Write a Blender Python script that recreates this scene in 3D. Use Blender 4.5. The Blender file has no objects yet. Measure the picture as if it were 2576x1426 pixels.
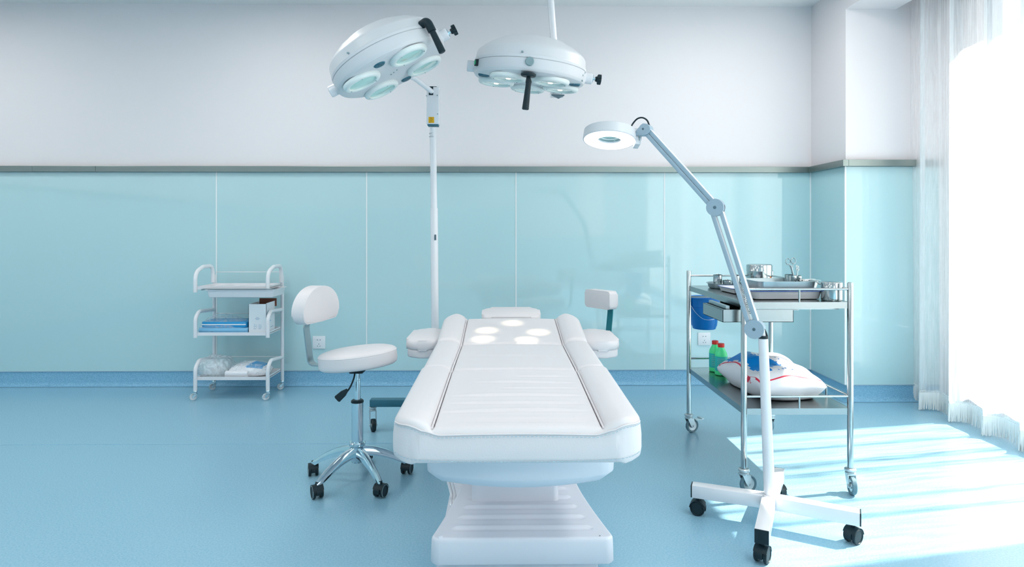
import bpy, bmesh, math, random
from mathutils import Vector, Matrix, noise
random.seed(7)
V = Vector
PI = math.pi
S = bpy.context.scene
COL = S.collection

# ------------------------------------------------------------------ camera
HC = 1.06                      # eye height (m)
FPX = 1600.0                   # focal length in pixels of the 2576 px frame
PSI = math.atan(20 / FPX)      # slight turn to the right
cam_d = bpy.data.cameras.new('camera')
cam_d.sensor_width = 36.0
cam_d.lens = 36.0 * FPX / 2576
cam_d.shift_y = -134 / 2576
cam_d.clip_start = 0.02
cam = bpy.data.objects.new('camera', cam_d)
COL.objects.link(cam)
cam.location = (0, 0, HC)
cam.rotation_euler = (PI / 2, 0, -PSI)
S.camera = cam

# ------------------------------------------------------------------ world, sun, fill lights, exposure
world = bpy.data.worlds.new('world')
S.world = world
world.use_nodes = True
wn = world.node_tree.nodes
wn['Background'].inputs[0].default_value = (1.0, 0.97, 0.95, 1)
wn['Background'].inputs[1].default_value = 1.55
SUN_DIR = V((-1, -0.19, -1.2)).normalized()
sl = bpy.data.lights.new('sun', 'SUN')
sl.energy = 27.0
sl.angle = math.radians(0.6)
sl.color = (1.0, 0.90, 0.80)
sun = bpy.data.objects.new('sun', sl)
COL.objects.link(sun)
sun.rotation_euler = SUN_DIR.to_track_quat('-Z', 'Y').to_euler()
FILL_POWER = 6.9
S.view_settings.view_transform = 'Standard'
S.view_settings.look = 'None'
S.view_settings.gamma = 1.0
S.view_settings.exposure = 0.03
S.view_settings.use_curve_mapping = False
cy = S.cycles
cy.max_bounces = 7
cy.diffuse_bounces = 4
cy.glossy_bounces = 3
cy.transmission_bounces = 4
cy.transparent_max_bounces = 10
cy.caustics_reflective = False
cy.caustics_refractive = False
cy.sample_clamp_indirect = 4.0
cy.use_adaptive_sampling = True
cy.adaptive_threshold = 0.02
cy.use_denoising = True

# ------------------------------------------------------------------ pixel helpers (place things at their real depth)
CAMP = V((0, 0, HC))
FWD = V((math.sin(PSI), math.cos(PSI), 0))
RGT = V((math.cos(PSI), -math.sin(PSI), 0))
def ray(px, py): return RGT * ((px - 1288) / FPX) + FWD + V((0, 0, (579 - py) / FPX))
def W(px, py, Y):
    d = ray(px, py); return CAMP + d * (Y / d.y)
def G(px, py, h=0.0):
    d = ray(px, py); return CAMP + d * ((h - HC) / d.z)
def rotz(a): return Matrix.Rotation(a, 4, 'Z')
def T(x, y=None, z=None):
    return Matrix.Translation(V(x) if y is None else V((x, y, z)))

# ------------------------------------------------------------------ materials
MATS = {}
def mat(name, col, rough=0.5, metal=0.0, coat=0.0, bump=None, spec=None, emit=None, speckle=None, sheen=0, alpha=None, brushed=False, tint_noise=None):
    m = bpy.data.materials.new(name); m.use_nodes = True
    nt = m.node_tree; b = nt.nodes['Principled BSDF']
    b.inputs['Base Color'].default_value = (*col, 1)
    b.inputs['Roughness'].default_value = rough
    b.inputs['Metallic'].default_value = metal
    if coat: b.inputs['Coat Weight'].default_value = coat; b.inputs['Coat Roughness'].default_value = 0.05
    if spec is not None: b.inputs['Specular IOR Level'].default_value = spec
    if emit: b.inputs['Emission Color'].default_value = (*emit[0], 1); b.inputs['Emission Strength'].default_value = emit[1]
    if sheen: b.inputs['Sheen Weight'].default_value = sheen
    tc = None
    def coords():
        nonlocal tc
        if tc is None: tc = nt.nodes.new('ShaderNodeTexCoord')
        return tc.outputs['Object']
    if speckle:
        sc, a, c2 = speckle
        n = nt.nodes.new('ShaderNodeTexNoise'); n.inputs['Scale'].default_value = sc; n.inputs['Detail'].default_value = 2
        nt.links.new(coords(), n.inputs['Vector'])
        r = nt.nodes.new('ShaderNodeValToRGB')
        r.color_ramp.elements[0].position = 0.5 - a; r.color_ramp.elements[1].position = 0.5 + a
        r.color_ramp.elements[0].color = (*col, 1); r.color_ramp.elements[1].color = (*c2, 1)
        nt.links.new(n.outputs['Fac'], r.inputs['Fac']); nt.links.new(r.outputs['Color'], b.inputs['Base Color'])
    if bump:
        sc, st = bump
        n = nt.nodes.new('ShaderNodeTexNoise'); n.inputs['Scale'].default_value = sc; n.inputs['Detail'].default_value = 3
        nt.links.new(coords(), n.inputs['Vector'])
        bp = nt.nodes.new('ShaderNodeBump'); bp.inputs['Strength'].default_value = st; bp.inputs['Distance'].default_value = 0.002
        nt.links.new(n.outputs['Fac'], bp.inputs['Height']); nt.links.new(bp.outputs['Normal'], b.inputs['Normal'])
    if brushed:
        mp = nt.nodes.new('ShaderNodeMapping'); mp.inputs['Scale'].default_value = (1.5, 1.5, 90)
        nt.links.new(coords(), mp.inputs['Vector'])
        n = nt.nodes.new('ShaderNodeTexNoise'); n.inputs['Scale'].default_value = 6; n.inputs['Detail'].default_value = 3
        nt.links.new(mp.outputs['Vector'], n.inputs['Vector'])
        mr = nt.nodes.new('ShaderNodeMapRange'); mr.inputs['To Min'].default_value = rough * 0.75; mr.inputs['To Max'].default_value = rough * 1.3
        nt.links.new(n.outputs['Fac'], mr.inputs['Value']); nt.links.new(mr.outputs['Result'], b.inputs['Roughness'])
    MATS[name] = m
    return m

def film(name, col, opacity, rough=0.12, white=0.3):
    """thin clear plastic: mostly transparent, with gloss and a little haze broken up by creases"""
    m = bpy.data.materials.new(name); m.use_nodes = True
    nt = m.node_tree; nt.nodes.clear()
    out = nt.nodes.new('ShaderNodeOutputMaterial')
    tr = nt.nodes.new('ShaderNodeBsdfTransparent')
    pr = nt.nodes.new('ShaderNodeBsdfPrincipled')
    pr.inputs['Base Color'].default_value = (*col, 1); pr.inputs['Roughness'].default_value = rough
    tc = nt.nodes.new('ShaderNodeTexCoord')
    n = nt.nodes.new('ShaderNodeTexNoise'); n.inputs['Scale'].default_value = 22; n.inputs['Detail'].default_value = 4; n.inputs['Distortion'].default_value = 1.5
    nt.links.new(tc.outputs['Object'], n.inputs['Vector'])
    bp = nt.nodes.new('ShaderNodeBump'); bp.inputs['Strength'].default_value = 0.35; bp.inputs['Distance'].default_value = 0.01
    nt.links.new(n.outputs['Fac'], bp.inputs['Height']); nt.links.new(bp.outputs['Normal'], pr.inputs['Normal'])
    mr = nt.nodes.new('ShaderNodeMapRange'); mr.inputs['From Min'].default_value = 0.3; mr.inputs['From Max'].default_value = 0.7
    mr.inputs['To Min'].default_value = max(0, opacity - white); mr.inputs['To Max'].default_value = min(1, opacity + white)
    nt.links.new(n.outputs['Fac'], mr.inputs['Value'])
    mx = nt.nodes.new('ShaderNodeMixShader')
    nt.links.new(mr.outputs['Result'], mx.inputs['Fac']); nt.links.new(tr.outputs[0], mx.inputs[1]); nt.links.new(pr.outputs[0], mx.inputs[2])
    nt.links.new(mx.outputs[0], out.inputs['Surface'])
    return m

def glass_pane(name, tint, gloss=0.06):
    m = bpy.data.materials.new(name); m.use_nodes = True
    nt = m.node_tree; nt.nodes.clear()
    out = nt.nodes.new('ShaderNodeOutputMaterial')
    tr = nt.nodes.new('ShaderNodeBsdfTransparent'); tr.inputs[0].default_value = (*tint, 1)
    gl = nt.nodes.new('ShaderNodeBsdfGlossy'); gl.inputs['Roughness'].default_value = 0.02
    mx = nt.nodes.new('ShaderNodeMixShader'); mx.inputs['Fac'].default_value = gloss
    nt.links.new(tr.outputs[0], mx.inputs[1]); nt.links.new(gl.outputs[0], mx.inputs[2]); nt.links.new(mx.outputs[0], out.inputs['Surface'])
    return m

def sheer(name, lo, hi):
    """open woven curtain: fine wandering vertical threads with clear gaps between, bands of denser weave"""
    m = bpy.data.materials.new(name); m.use_nodes = True
    nt = m.node_tree; nt.nodes.clear()
    out = nt.nodes.new('ShaderNodeOutputMaterial')
    uv = nt.nodes.new('ShaderNodeUVMap')
    mp = nt.nodes.new('ShaderNodeMapping'); mp.inputs['Scale'].default_value = (260, 3.0, 1)
    nt.links.new(uv.outputs['UV'], mp.inputs['Vector'])
    n = nt.nodes.new('ShaderNodeTexNoise'); n.inputs['Scale'].default_value = 1.0; n.inputs['Detail'].default_value = 2; n.inputs['Distortion'].default_value = 0.4
    nt.links.new(mp.outputs['Vector'], n.inputs['Vector'])
    mr = nt.nodes.new('ShaderNodeMapRange'); mr.inputs['From Min'].default_value = 0.42; mr.inputs['From Max'].default_value = 0.62
    mr.inputs['To Min'].default_value = lo; mr.inputs['To Max'].default_value = hi
    nt.links.new(n.outputs['Fac'], mr.inputs['Value'])
    mp2 = nt.nodes.new('ShaderNodeMapping'); mp2.inputs['Scale'].default_value = (26, 0.03, 1)
    nt.links.new(uv.outputs['UV'], mp2.inputs['Vector'])
    n2 = nt.nodes.new('ShaderNodeTexNoise'); n2.inputs['Scale'].default_value = 1.0; n2.inputs['Detail'].default_value = 1
    nt.links.new(mp2.outputs['Vector'], n2.inputs['Vector'])
    mr2 = nt.nodes.new('ShaderNodeMapRange'); mr2.inputs['From Min'].default_value = 0.51; mr2.inputs['From Max'].default_value = 0.60
    mr2.inputs['To Min'].default_value = 0.0; mr2.inputs['To Max'].default_value = 0.30
    nt.links.new(n2.outputs['Fac'], mr2.inputs['Value'])
    ad = nt.nodes.new('ShaderNodeMath'); ad.operation = 'ADD'; ad.use_clamp = True
    nt.links.new(mr.outputs['Result'], ad.inputs[0]); nt.links.new(mr2.outputs['Result'], ad.inputs[1])
    tr = nt.nodes.new('ShaderNodeBsdfTransparent')
    df = nt.nodes.new('ShaderNodeBsdfDiffuse'); df.inputs[0].default_value = (0.90, 0.93, 0.95, 1)
    tl = nt.nodes.new('ShaderNodeBsdfTranslucent'); tl.inputs[0].default_value = (0.90, 0.93, 0.95, 1)
    m1 = nt.nodes.new('ShaderNodeMixShader'); m1.inputs['Fac'].default_value = 0.5
    nt.links.new(df.outputs[0], m1.inputs[1]); nt.links.new(tl.outputs[0], m1.inputs[2])
    mx = nt.nodes.new('ShaderNodeMixShader')
    nt.links.new(ad.outputs[0], mx.inputs['Fac']); nt.links.new(tr.outputs[0], mx.inputs[1]); nt.links.new(m1.outputs[0], mx.inputs[2])
    nt.links.new(mx.outputs[0], out.inputs['Surface'])
    return m

M_paint = mat('wall_paint', (0.83, 0.79, 0.81), 0.6, bump=(60, 0.05))
M_ceil = mat('ceiling_paint', (0.88, 0.86, 0.86), 0.7)
M_panel = mat('back_painted_glass', (0.50, 0.72, 0.76), 0.05, spec=0.9)
M_joint = mat('joint_sealant', (0.86, 0.90, 0.92), 0.5)
M_steel_trim = mat('brushed_steel_trim', (0.27, 0.32, 0.31), 0.32, 1.0, brushed=True)
M_floor = mat('vinyl_floor', (0.25, 0.48, 0.63), 0.27, speckle=(160, 0.16, (0.32, 0.55, 0.69)), spec=0.75)
M_base = mat('vinyl_skirting', (0.18, 0.42, 0.62), 0.45, speckle=(170, 0.09, (0.27, 0.54, 0.74)))
M_cap = mat('skirting_cap', (0.35, 0.50, 0.62), 0.5)
M_leather = mat('white_leather', (0.77, 0.73, 0.75), 0.42, bump=(220, 0.12), spec=0.45)
M_thread = mat('stitch_thread', (0.45, 0.58, 0.66), 0.8)
M_plastic = mat('white_plastic', (0.78, 0.79, 0.86), 0.4, bump=(180, 0.05))
M_enamel = mat('white_enamel_steel', (0.80, 0.80, 0.84), 0.25, coat=0.4)
M_lampwhite = mat('lamp_white', (0.70, 0.70, 0.73), 0.35)
M_lampbot = mat('lamp_underside', (0.84, 0.88, 0.87), 0.4)
M_chrome = mat('chrome', (0.60, 0.72, 0.78), 0.08, 1.0)
M_steel = mat('stainless_steel', (0.50, 0.55, 0.56), 0.13, 1.0)
M_steelsat = mat('satin_steel', (0.40, 0.47, 0.50), 0.3, 1.0)
M_steelsheet = mat('stainless_sheet', (0.34, 0.38, 0.39), 0.22, 1.0)
M_zinc = mat('zinc_plate', (0.55, 0.62, 0.65), 0.35, 0.8)
M_black = mat('black_plastic', (0.008, 0.022, 0.03), 0.42, spec=0.3)
M_rubber = mat('grey_rubber', (0.12, 0.22, 0.27), 0.55)
M_darkgrey = mat('dark_grey_plastic', (0.08, 0.14, 0.18), 0.5)
M_teal = mat('dark_teal_steel', (0.02, 0.22, 0.26), 0.35, 0.5)
M_tealbar = mat('blue_grey_steel', (0.03, 0.15, 0.22), 0.45)
M_armblue = mat('pale_blue_grey_paint', (0.34, 0.45, 0.54), 0.35)
M_grey = mat('grey_plastic', (0.25, 0.35, 0.38), 0.5)
M_ringglow = mat('ring_diffuser', (0.95, 0.97, 1), 0.5, emit=((0.92, 0.97, 1.0), 2.6))
M_glasslens = glass_pane('magnifier_glass', (0.70, 0.86, 0.86), 0.15)
M_lens = mat('greenish_lens_glass', (0.50, 0.78, 0.70), 0.12, coat=1.0)
M_bulb = mat('halogen_bulb', (1, 0.9, 0.7), 0.4, emit=((1.0, 0.86, 0.62), 1.6))
M_blue = mat('blue_bucket_plastic', (0.0, 0.20, 0.66), 0.3)
M_green = mat('green_bottle_plastic', (0.09, 0.95, 0.38), 0.3)
M_greenlabel = mat('teal_bottle_label', (0.03, 0.58, 0.55), 0.5)
M_red = mat('red_cap_plastic', (0.75, 0.02, 0.01), 0.4)
M_redink = mat('red_print', (0.72, 0.01, 0.06), 0.5)
M_bagwhite = mat('white_bag_plastic', (0.82, 0.83, 0.88), 0.35)
M_bagblue = mat('blue_bag_print', (0.0, 0.25, 0.75), 0.35)
M_ink = mat('grey_blue_print', (0.28, 0.42, 0.60), 0.6)
M_padblue = mat('blue_film', (0.02, 0.32, 0.66), 0.25)
M_padlight = mat('pale_blue_film', (0.25, 0.56, 0.82), 0.25)
M_card = mat('white_card', (0.78, 0.83, 0.88), 0.6)
M_brown = mat('brown_card', (0.20, 0.07, 0.045), 0.8)
M_film = film('clear_film', (0.80, 0.88, 0.93), 0.16, white=0.22)
M_filmdense = film('cloudy_film', (0.78, 0.87, 0.93), 0.46, white=0.3)
M_clearwheel = film('clear_caster_plastic', (0.75, 0.88, 0.93), 0.6, white=0.1)
M_yellow = mat('yellow_sticker', (0.80, 0.42, 0.0), 0.5)
M_orange = mat('orange_sticker', (0.85, 0.22, 0.02), 0.5)
M_enamelblue = mat('blue_rim', (0.04, 0.12, 0.50), 0.3)
M_socket = mat('socket_white', (0.83, 0.86, 0.90), 0.4)
M_cream = mat('cream_plastic', (0.80, 0.82, 0.66), 0.5)
M_window = glass_pane('window_glass', (0.96, 0.98, 0.98), 0.05)
M_winframe = mat('window_frame_paint', (0.68, 0.74, 0.80), 0.4)
M_sheer = sheer('sheer_weave', 0.48, 0.70)
M_hem = mat('hem_cloth', (0.88, 0.90, 0.90), 0.8)
M_fillpanel = mat('fill_panel_diffuser', (0.95, 0.97, 1), 0.5, emit=((0.90, 0.97, 1.0), 3.0))
M_greenlit = mat('green_terminal', (0.0, 0.40, 0.18), 0.4)

# ------------------------------------------------------------------ objects
WM = {}
def place(o, parent=None, M=None):
    COL.objects.link(o)
    M = M or Matrix.Identity(4)
    if parent is not None:
        o.parent = parent
        WM[o.name] = WM[parent.name] @ M
    else:
        WM[o.name] = M.copy()
    o.matrix_basis = M
    return o
def obj(name, bm, m, parent=None, M=None, world=False, angle=35, smooth=True, kind=None, label=None):
    me = bpy.data.meshes.new(name)
    bmesh.ops.recalc_face_normals(bm, faces=bm.faces)
    bm.to_mesh(me); bm.free()
    if isinstance(m, (list, tuple)):
        for q in m: me.materials.append(q)
    else: me.materials.append(m)
    if world and parent is not None:
        me.transform(WM[parent.name].inverted())
    if smooth:
        me.shade_smooth(); me.set_sharp_from_angle(angle=math.radians(angle))
    o = bpy.data.objects.new(name, me)
    place(o, parent, M)
    if kind: o['kind'] = kind
    if label: o['label'] = label
    return o
def thing(name, label, cat, loc=(0, 0, 0), rz=0, group=None, M=None):
    o = bpy.data.objects.new(name, None)
    o.empty_display_size = 0.05
    place(o, None, M if M is not None else (T(loc) @ rotz(rz)))
    o['label'] = label; o['category'] = cat
    if group: o['group'] = group
    return o
def tag(o, label, cat, group=None):
    o['label'] = label; o['category'] = cat
    if group: o['group'] = group
    return o
def struct(name, bm, m, **k):
    return obj(name, bm, m, kind='structure', **k)
def dup(src, M, label=None, skip=()):
    r = src.copy(); COL.objects.link(r); r.matrix_basis = M; WM[r.name] = M.copy()
    if label: r['label'] = label
    def rec(a, b):
        for ch in a.children:
            c = ch.copy(); COL.objects.link(c); c.parent = b; c.matrix_basis = ch.matrix_basis.copy()
            WM[c.name] = WM[b.name] @ ch.matrix_basis
            rec(ch, c)
    rec(src, r)
    return r

# ------------------------------------------------------------------ mesh tools
def B(): return bmesh.new()
def box(bm, c, s, bev=0, M=None, seg=2):
    r = bmesh.ops.create_cube(bm, size=1)
    vs = r['verts']
    for v in vs: v.co = V((v.co.x * s[0], v.co.y * s[1], v.co.z * s[2]))
    if bev:
        es = list({e for v in vs for e in v.link_edges})
        rr = bmesh.ops.bevel(bm, geom=es, offset=bev, segments=seg, profile=0.5, affect='EDGES')
        vs = list({v for v in rr['verts']} | {v for v in vs if v.is_valid})
    for v in vs:
        v.co = v.co + V(c)
        if M is not None: v.co = M @ v.co
    return vs
def box2(bm, a, b, bev=0, M=None):
    a = V(a); b = V(b); c = (a + b) / 2; s = b - a
    return box(bm, c, (abs(s.x), abs(s.y), abs(s.z)), bev, M)
def frame_of(d):
    d = d.normalized()
    u = V((0, 0, 1)) if abs(d.z) < 0.9 else V((1, 0, 0))
    x = d.cross(u).normalized(); y = d.cross(x).normalized()
    return x, y
def tube(bm, pts, r, n=10, closed=False, cap=True, sq=None):
    pts = [V(p) for p in pts]
    m = len(pts); rings = []
    rs = r if isinstance(r, (list, tuple)) else [r] * m
    x = None
    for i, p in enumerate(pts):
        if closed: d = pts[(i + 1) % m] - pts[i - 1]
        elif i == 0: d = pts[1] - pts[0]
        elif i == m - 1: d = pts[-1] - pts[-2]
        else: d = (pts[i + 1] - p).normalized() + (p - pts[i - 1]).normalized()
        d.normalize()
        if x is None: x, y = frame_of(d)
        else:
            x = (x - d * x.dot(d)).normalized(); y = d.cross(x).normalized()
        ring = []
        for k in range(n):
            a = 2 * PI * k / n
            ring.append(bm.verts.new(p + (x * math.cos(a) + y * math.sin(a)) * rs[i]))
        rings.append(ring)
    for i in range(m if closed else m - 1):
        A = rings[i]; C = rings[(i + 1) % m]
        for k in range(n):
            bm.faces.new((A[k], A[(k + 1) % n], C[(k + 1) % n], C[k]))
    if cap and not closed:
        bm.faces.new(rings[0][::-1]); bm.faces.new(rings[-1])
    return rings
def cyl(bm, a, b, r0, r1=None, n=20):
    return tube(bm, [a, b], [r0, r0 if r1 is None else r1], n)
def lathe(bm, prof, n=32, M=None):
    rings = []
    for r, z in prof:
        if r < 1e-6:
            v = bm.verts.new((0, 0, z)); rings.append([v])
        else:
            rings.append([bm.verts.new((r * math.cos(2 * PI * k / n), r * math.sin(2 * PI * k / n), z)) for k in range(n)])
    for A, C in zip(rings, rings[1:]):
        for k in range(n):
            k2 = (k + 1) % n
            if len(A) == 1 and len(C) == 1: continue
            if len(A) == 1: bm.faces.new((A[0], C[k], C[k2]))
            elif len(C) == 1: bm.faces.new((A[k], A[k2], C[0]))
            else: bm.faces.new((A[k], A[k2], C[k2], C[k]))
    if M is not None:
        for ring in rings:
            for v in ring: v.co = M @ v.co
    return rings
def prism(bm, pts, z0, z1, M=None, bev=0):
    a = [bm.verts.new((x, y, z0)) for x, y in pts]
    b = [bm.verts.new((x, y, z1)) for x, y in pts]
    n = len(pts)
    fs = [bm.faces.new(a[::-1]), bm.faces.new(b)]
    for k in range(n): fs.append(bm.faces.new((a[k], a[(k + 1) % n], b[(k + 1) % n], b[k])))
    vs = a + b
    if bev:
        es = list(fs[0].edges) + list(fs[1].edges)
        rr = bmesh.ops.bevel(bm, geom=es, offset=bev, segments=3, profile=0.5, affect='EDGES')
        vs = list({v for v in rr['verts']} | {v for v in vs if v.is_valid})
    if M is not None:
        for v in vs: v.co = M @ v.co
    return vs
def rrect(w, h, r, n=6, c=(0, 0)):
    out = []
    for cx, cyy, a0 in ((w/2-r, h/2-r, 0), (-w/2+r, h/2-r, PI/2), (-w/2+r, -h/2+r, PI), (w/2-r, -h/2+r, 3*PI/2)):
        for k in range(n + 1):
            a = a0 + PI / 2 * k / n
            out.append((c[0] + cx + r * math.cos(a), c[1] + cyy + r * math.sin(a)))
    return out
def fillet(pts, rad, n=6):
    pts = [V(p) for p in pts]; out = [pts[0]]
    for a, p, b in zip(pts, pts[1:], pts[2:]):
        u = (a - p); w = (b - p)
        ang = u.angle(w)
        t = min(rad / math.tan(ang / 2), u.length * .49, w.length * .49)
        p0 = p + u.normalized() * t; p1 = p + w.normalized() * t
        for k in range(n + 1):
            s = k / n
            out.append(p0 * (1-s)**2 + p * 2*s*(1-s) + p1 * s*s)
    out.append(pts[-1]); return out
def spline(pts, n=8):
    pts = [V(p) for p in pts]; P = [pts[0]*2-pts[1]] + pts + [pts[-1]*2-pts[-2]]; out = []
    for i in range(1, len(P) - 2):
        for k in range(n):
            t = k / n
            a, b, c, d = P[i-1], P[i], P[i+1], P[i+2]
            out.append(0.5 * ((2*b) + (c-a)*t + (2*a-5*b+4*c-d)*t*t + (-a+3*b-3*c+d)*t**3))
    out.append(pts[-1]); return out
def grid(bm, nu, nv, f, close=False):
    vs = [[bm.verts.new(f(i / nu, j / nv)) for j in range(nv + 1)] for i in range(nu + 1)]
    for i in range(nu):
        for j in range(nv):
            bm.faces.new((vs[i][j], vs[i+1][j], vs[i+1][j+1], vs[i][j+1]))
    return vs
def torus(bm, R, r, M=None, n=32, k=10):
    pts = [V((R * math.cos(2*PI*i/n), R * math.sin(2*PI*i/n), 0)) for i in range(n)]
    if M is not None: pts = [M @ p for p in pts]
    tube(bm, pts, r, k, closed=True)
def pillow(bm, l, w, h, e=0.45, nz=0.0, ns=8, seed=0, flat=0.35, nu=40, nv=24, edge=0.15):
    """stuffed bag resting on z=0: seam outline l x w, height h, crumpled by noise"""
    def f(u, v, side):
        x = (u * 2 - 1); y = (v * 2 - 1)
        d = max(0, (1 - abs(x) ** 2.6)) ** e * max(0, (1 - abs(y) ** 2.6)) ** e
        k = 1 - edge * (1 - d) * 0
        px = x * l / 2 * (1 - 0.05 * abs(y) ** 3); py = y * w / 2 * (1 - 0.05 * abs(x) ** 3)
        z = h * flat + (h * (1 - flat) * d if side > 0 else -h * flat * min(1, d * 1.8))
        p = V((px, py, z))
        if nz:
            q = p * ns + V((seed, seed * 1.7, side * 3.1))
            am = nz * (0.25 + d)
            p += V((noise.noise(q), noise.noise(q + V((9, 0, 0))), noise.noise(q + V((0, 7, 0))) * (1 if side > 0 else 0.15))) * am
            p.z = max(p.z, 0.001)
        return p
    top = [[None] * (nv + 1) for _ in range(nu + 1)]
    bot = [[None] * (nv + 1) for _ in range(nu + 1)]
    for i in range(nu + 1):
        for j in range(nv + 1):
            top[i][j] = bm.verts.new(f(i / nu, j / nv, 1))
            bnd = i in (0, nu) or j in (0, nv)
            bot[i][j] = top[i][j] if bnd else bm.verts.new(f(i / nu, j / nv, -1))
    for i in range(nu):
        for j in range(nv):
            bm.faces.new((top[i][j], top[i+1][j], top[i+1][j+1], top[i][j+1]))
            q = (bot[i][j], bot[i][j+1], bot[i+1][j+1], bot[i+1][j])
            if len(set(q)) == 4 and not all(a in (top[i][j], top[i+1][j], top[i+1][j+1], top[i][j+1]) for a in q): bm.faces.new(q)
    return top

# ================================================================== THE ROOM
YB = 4.36            # back wall
XC = 2.118           # return wall plane
YC = 3.917           # column face plane
XW = 2.70            # window wall inner face
XL = -4.6            # left wall
YF = -3.2            # far behind the camera
ZC = 2.60            # ceiling
ZT0, ZT1 = 1.455, 1.494   # steel rail
bm = B(); box2(bm, (XL - .2, YF, -.1), (XW + .3, YB + .2, 0)); struct('floor', bm, M_floor, smooth=False)
bm = B(); box2(bm, (XL - .2, YF, ZC), (XC, YB + .2, ZC + .1)); struct('ceiling', bm, M_ceil, smooth=False)
bm = B(); box2(bm, (XL, YB, 0), (XC + .02, YB + .2, ZC))
wall_back = struct('wall_back', bm, M_paint, smooth=False)
bm = B(); box2(bm, (XL - .2, YF, 0), (XL, YB + .2, ZC)); struct('wall_left', bm, M_paint, smooth=False)
# column block at the window corner (return wall + column face)
bm = B(); box2(bm, (XC, YC, 0), (XW + .3, YB + .2, ZC + .4))
wall_col = struct('wall_column', bm, M_paint, smooth=False)
# dropped beam along the curtain recess
bm = B(); box2(bm, (XC, YF, 2.43), (2.43, YC, ZC + .4)); struct('trim_1', bm, M_paint, smooth=False)
bm = B(); box2(bm, (2.43, YF, 2.92), (XW + .3, YC, 3.0)); struct('ceiling_recess', bm, M_ceil, smooth=False)
# window wall: header, sill, end piers
WZ0, WZ1 = 0.34, 2.46
bm = B()
box2(bm, (XW, YF, WZ1), (XW + .16, YC, 2.92))
box2(bm, (XW, YF, 0), (XW + .16, YC, WZ0))
box2(bm, (XW, 3.60, WZ0), (XW + .16, YC, WZ1))
box2(bm, (XW, YF, WZ0), (XW + .16, -2.6, WZ1))
box2(bm, (XW, 1.95, WZ0), (XW + .16, 2.26, WZ1))
struct('wall_right', bm, M_paint, smooth=False)
def window(name, y0, y1, n):
    bm = B(); t = .05
    for a, b, c, d in ((y0, y1, WZ0, WZ0 + t), (y0, y1, WZ1 - t, WZ1), (y0, y0 + t, WZ0, WZ1), (y1 - t, y1, WZ0, WZ1)):
        box2(bm, (XW + .05, a, c), (XW + .11, b, d))
    w = struct(name, bm, M_winframe, smooth=False)
    for k in range(1, n):
        yy = y0 + (y1 - y0) * k / n
        bm = B(); box2(bm, (XW + .055, yy - .022, WZ0 + t), (XW + .105, yy + .022, WZ1 - t)); obj('mullion', bm, M_winframe, w, smooth=False)
    for k in range(n):
        ya = y0 + (y1 - y0) * k / n; yb = y0 + (y1 - y0) * (k + 1) / n
        bm = B(); box2(bm, (XW + .078, ya + .022, WZ0 + t), (XW + .082, yb - .022, WZ1 - t)); obj('pane', bm, M_window, w, smooth=False)
    return w
window('window_1', 2.26, 3.60, 1)
window('window_2', -2.6, 1.95, 3)

# glass wainscot panels, each its own piece of the wall
xs = [-4.6, W(546, 700, YB).x, W(923, 700, YB).x, W(1298, 700, YB).x, W(1671, 700, YB).x, XC - .004]
for a, b in zip(xs, xs[1:]):
    bm = B(); box2(bm, (a + .004, YB - .008, .102), (b - .004, YB, ZT0), .0015); obj('glass_panel', bm, M_panel, wall_back, smooth=False)
for a in xs[1:-1]:
    bm = B(); box2(bm, (a - .004, YB - .0095, .102), (a + .004, YB - .001, ZT0)); obj('joint_strip', bm, M_joint, wall_back, smooth=False)
bm = B(); box2(bm, (XC - .014, YB - .014, .102), (XC, YB, ZT0)); obj('joint_strip', bm, M_joint, wall_back, smooth=False)
bm = B(); box2(bm, (XC - .008, YC + .002, .102), (XC, YB - .014, ZT0), .0015); obj('glass_panel', bm, M_panel, wall_col, smooth=False)
bm = B(); box2(bm, (XC - .006, YC - .008, .102), (XW, YC, ZT0), .0015); obj('glass_panel', bm, M_panel, wall_col, smooth=False)
bm = B(); box2(bm, (XC - .011, YC - .011, .102), (XC - .002, YC - .002, ZT0)); obj('joint_strip', bm, M_joint, wall_col, smooth=False)
wl = bpy.data.objects['wall_left']
for k in range(7):
    bm = B(); box2(bm, (XL, YF + .02 + k * 1.077 + .004, .102), (XL + .008, YF + .02 + (k + 1) * 1.077 - .004, ZT0), .0015); obj('glass_panel', bm, M_panel, wl, smooth=False)
bm = B(); box2(bm, (XL, YF, ZT0), (XL + .03, YB - .035, ZT1)); obj('rail_strip', bm, M_steel_trim, wl, smooth=False)
# steel rail above the panels
tr = [W(x, 430, YB).x for x in (90, 248, 1155)]
xx = [XL] + tr + [XC]
bm = B(); box2(bm, (XL, YB - .03, ZT0 + .001), (XC, YB - .0, ZT1 - .001)); rail = struct('trim_2', bm, M_joint, smooth=False)
for a, b in zip(xx, xx[1:]):
    bm = B(); box2(bm, (a + .0008, YB - .034, ZT0), (b - .0008, YB - .001, ZT1), .001); obj('rail_strip', bm, M_steel_trim, rail, smooth=False)
bm = B(); box2(bm, (XC - .034, YC - .034, ZT0), (XC, YB - .0345, ZT1), .001); r3 = struct('trim_3', bm, M_steel_trim, smooth=False)
bm = B(); box2(bm, (XC + .0005, YC - .034, ZT0), (XW, YC, ZT1), .001); struct('trim_4', bm, M_steel_trim, smooth=False)
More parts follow.
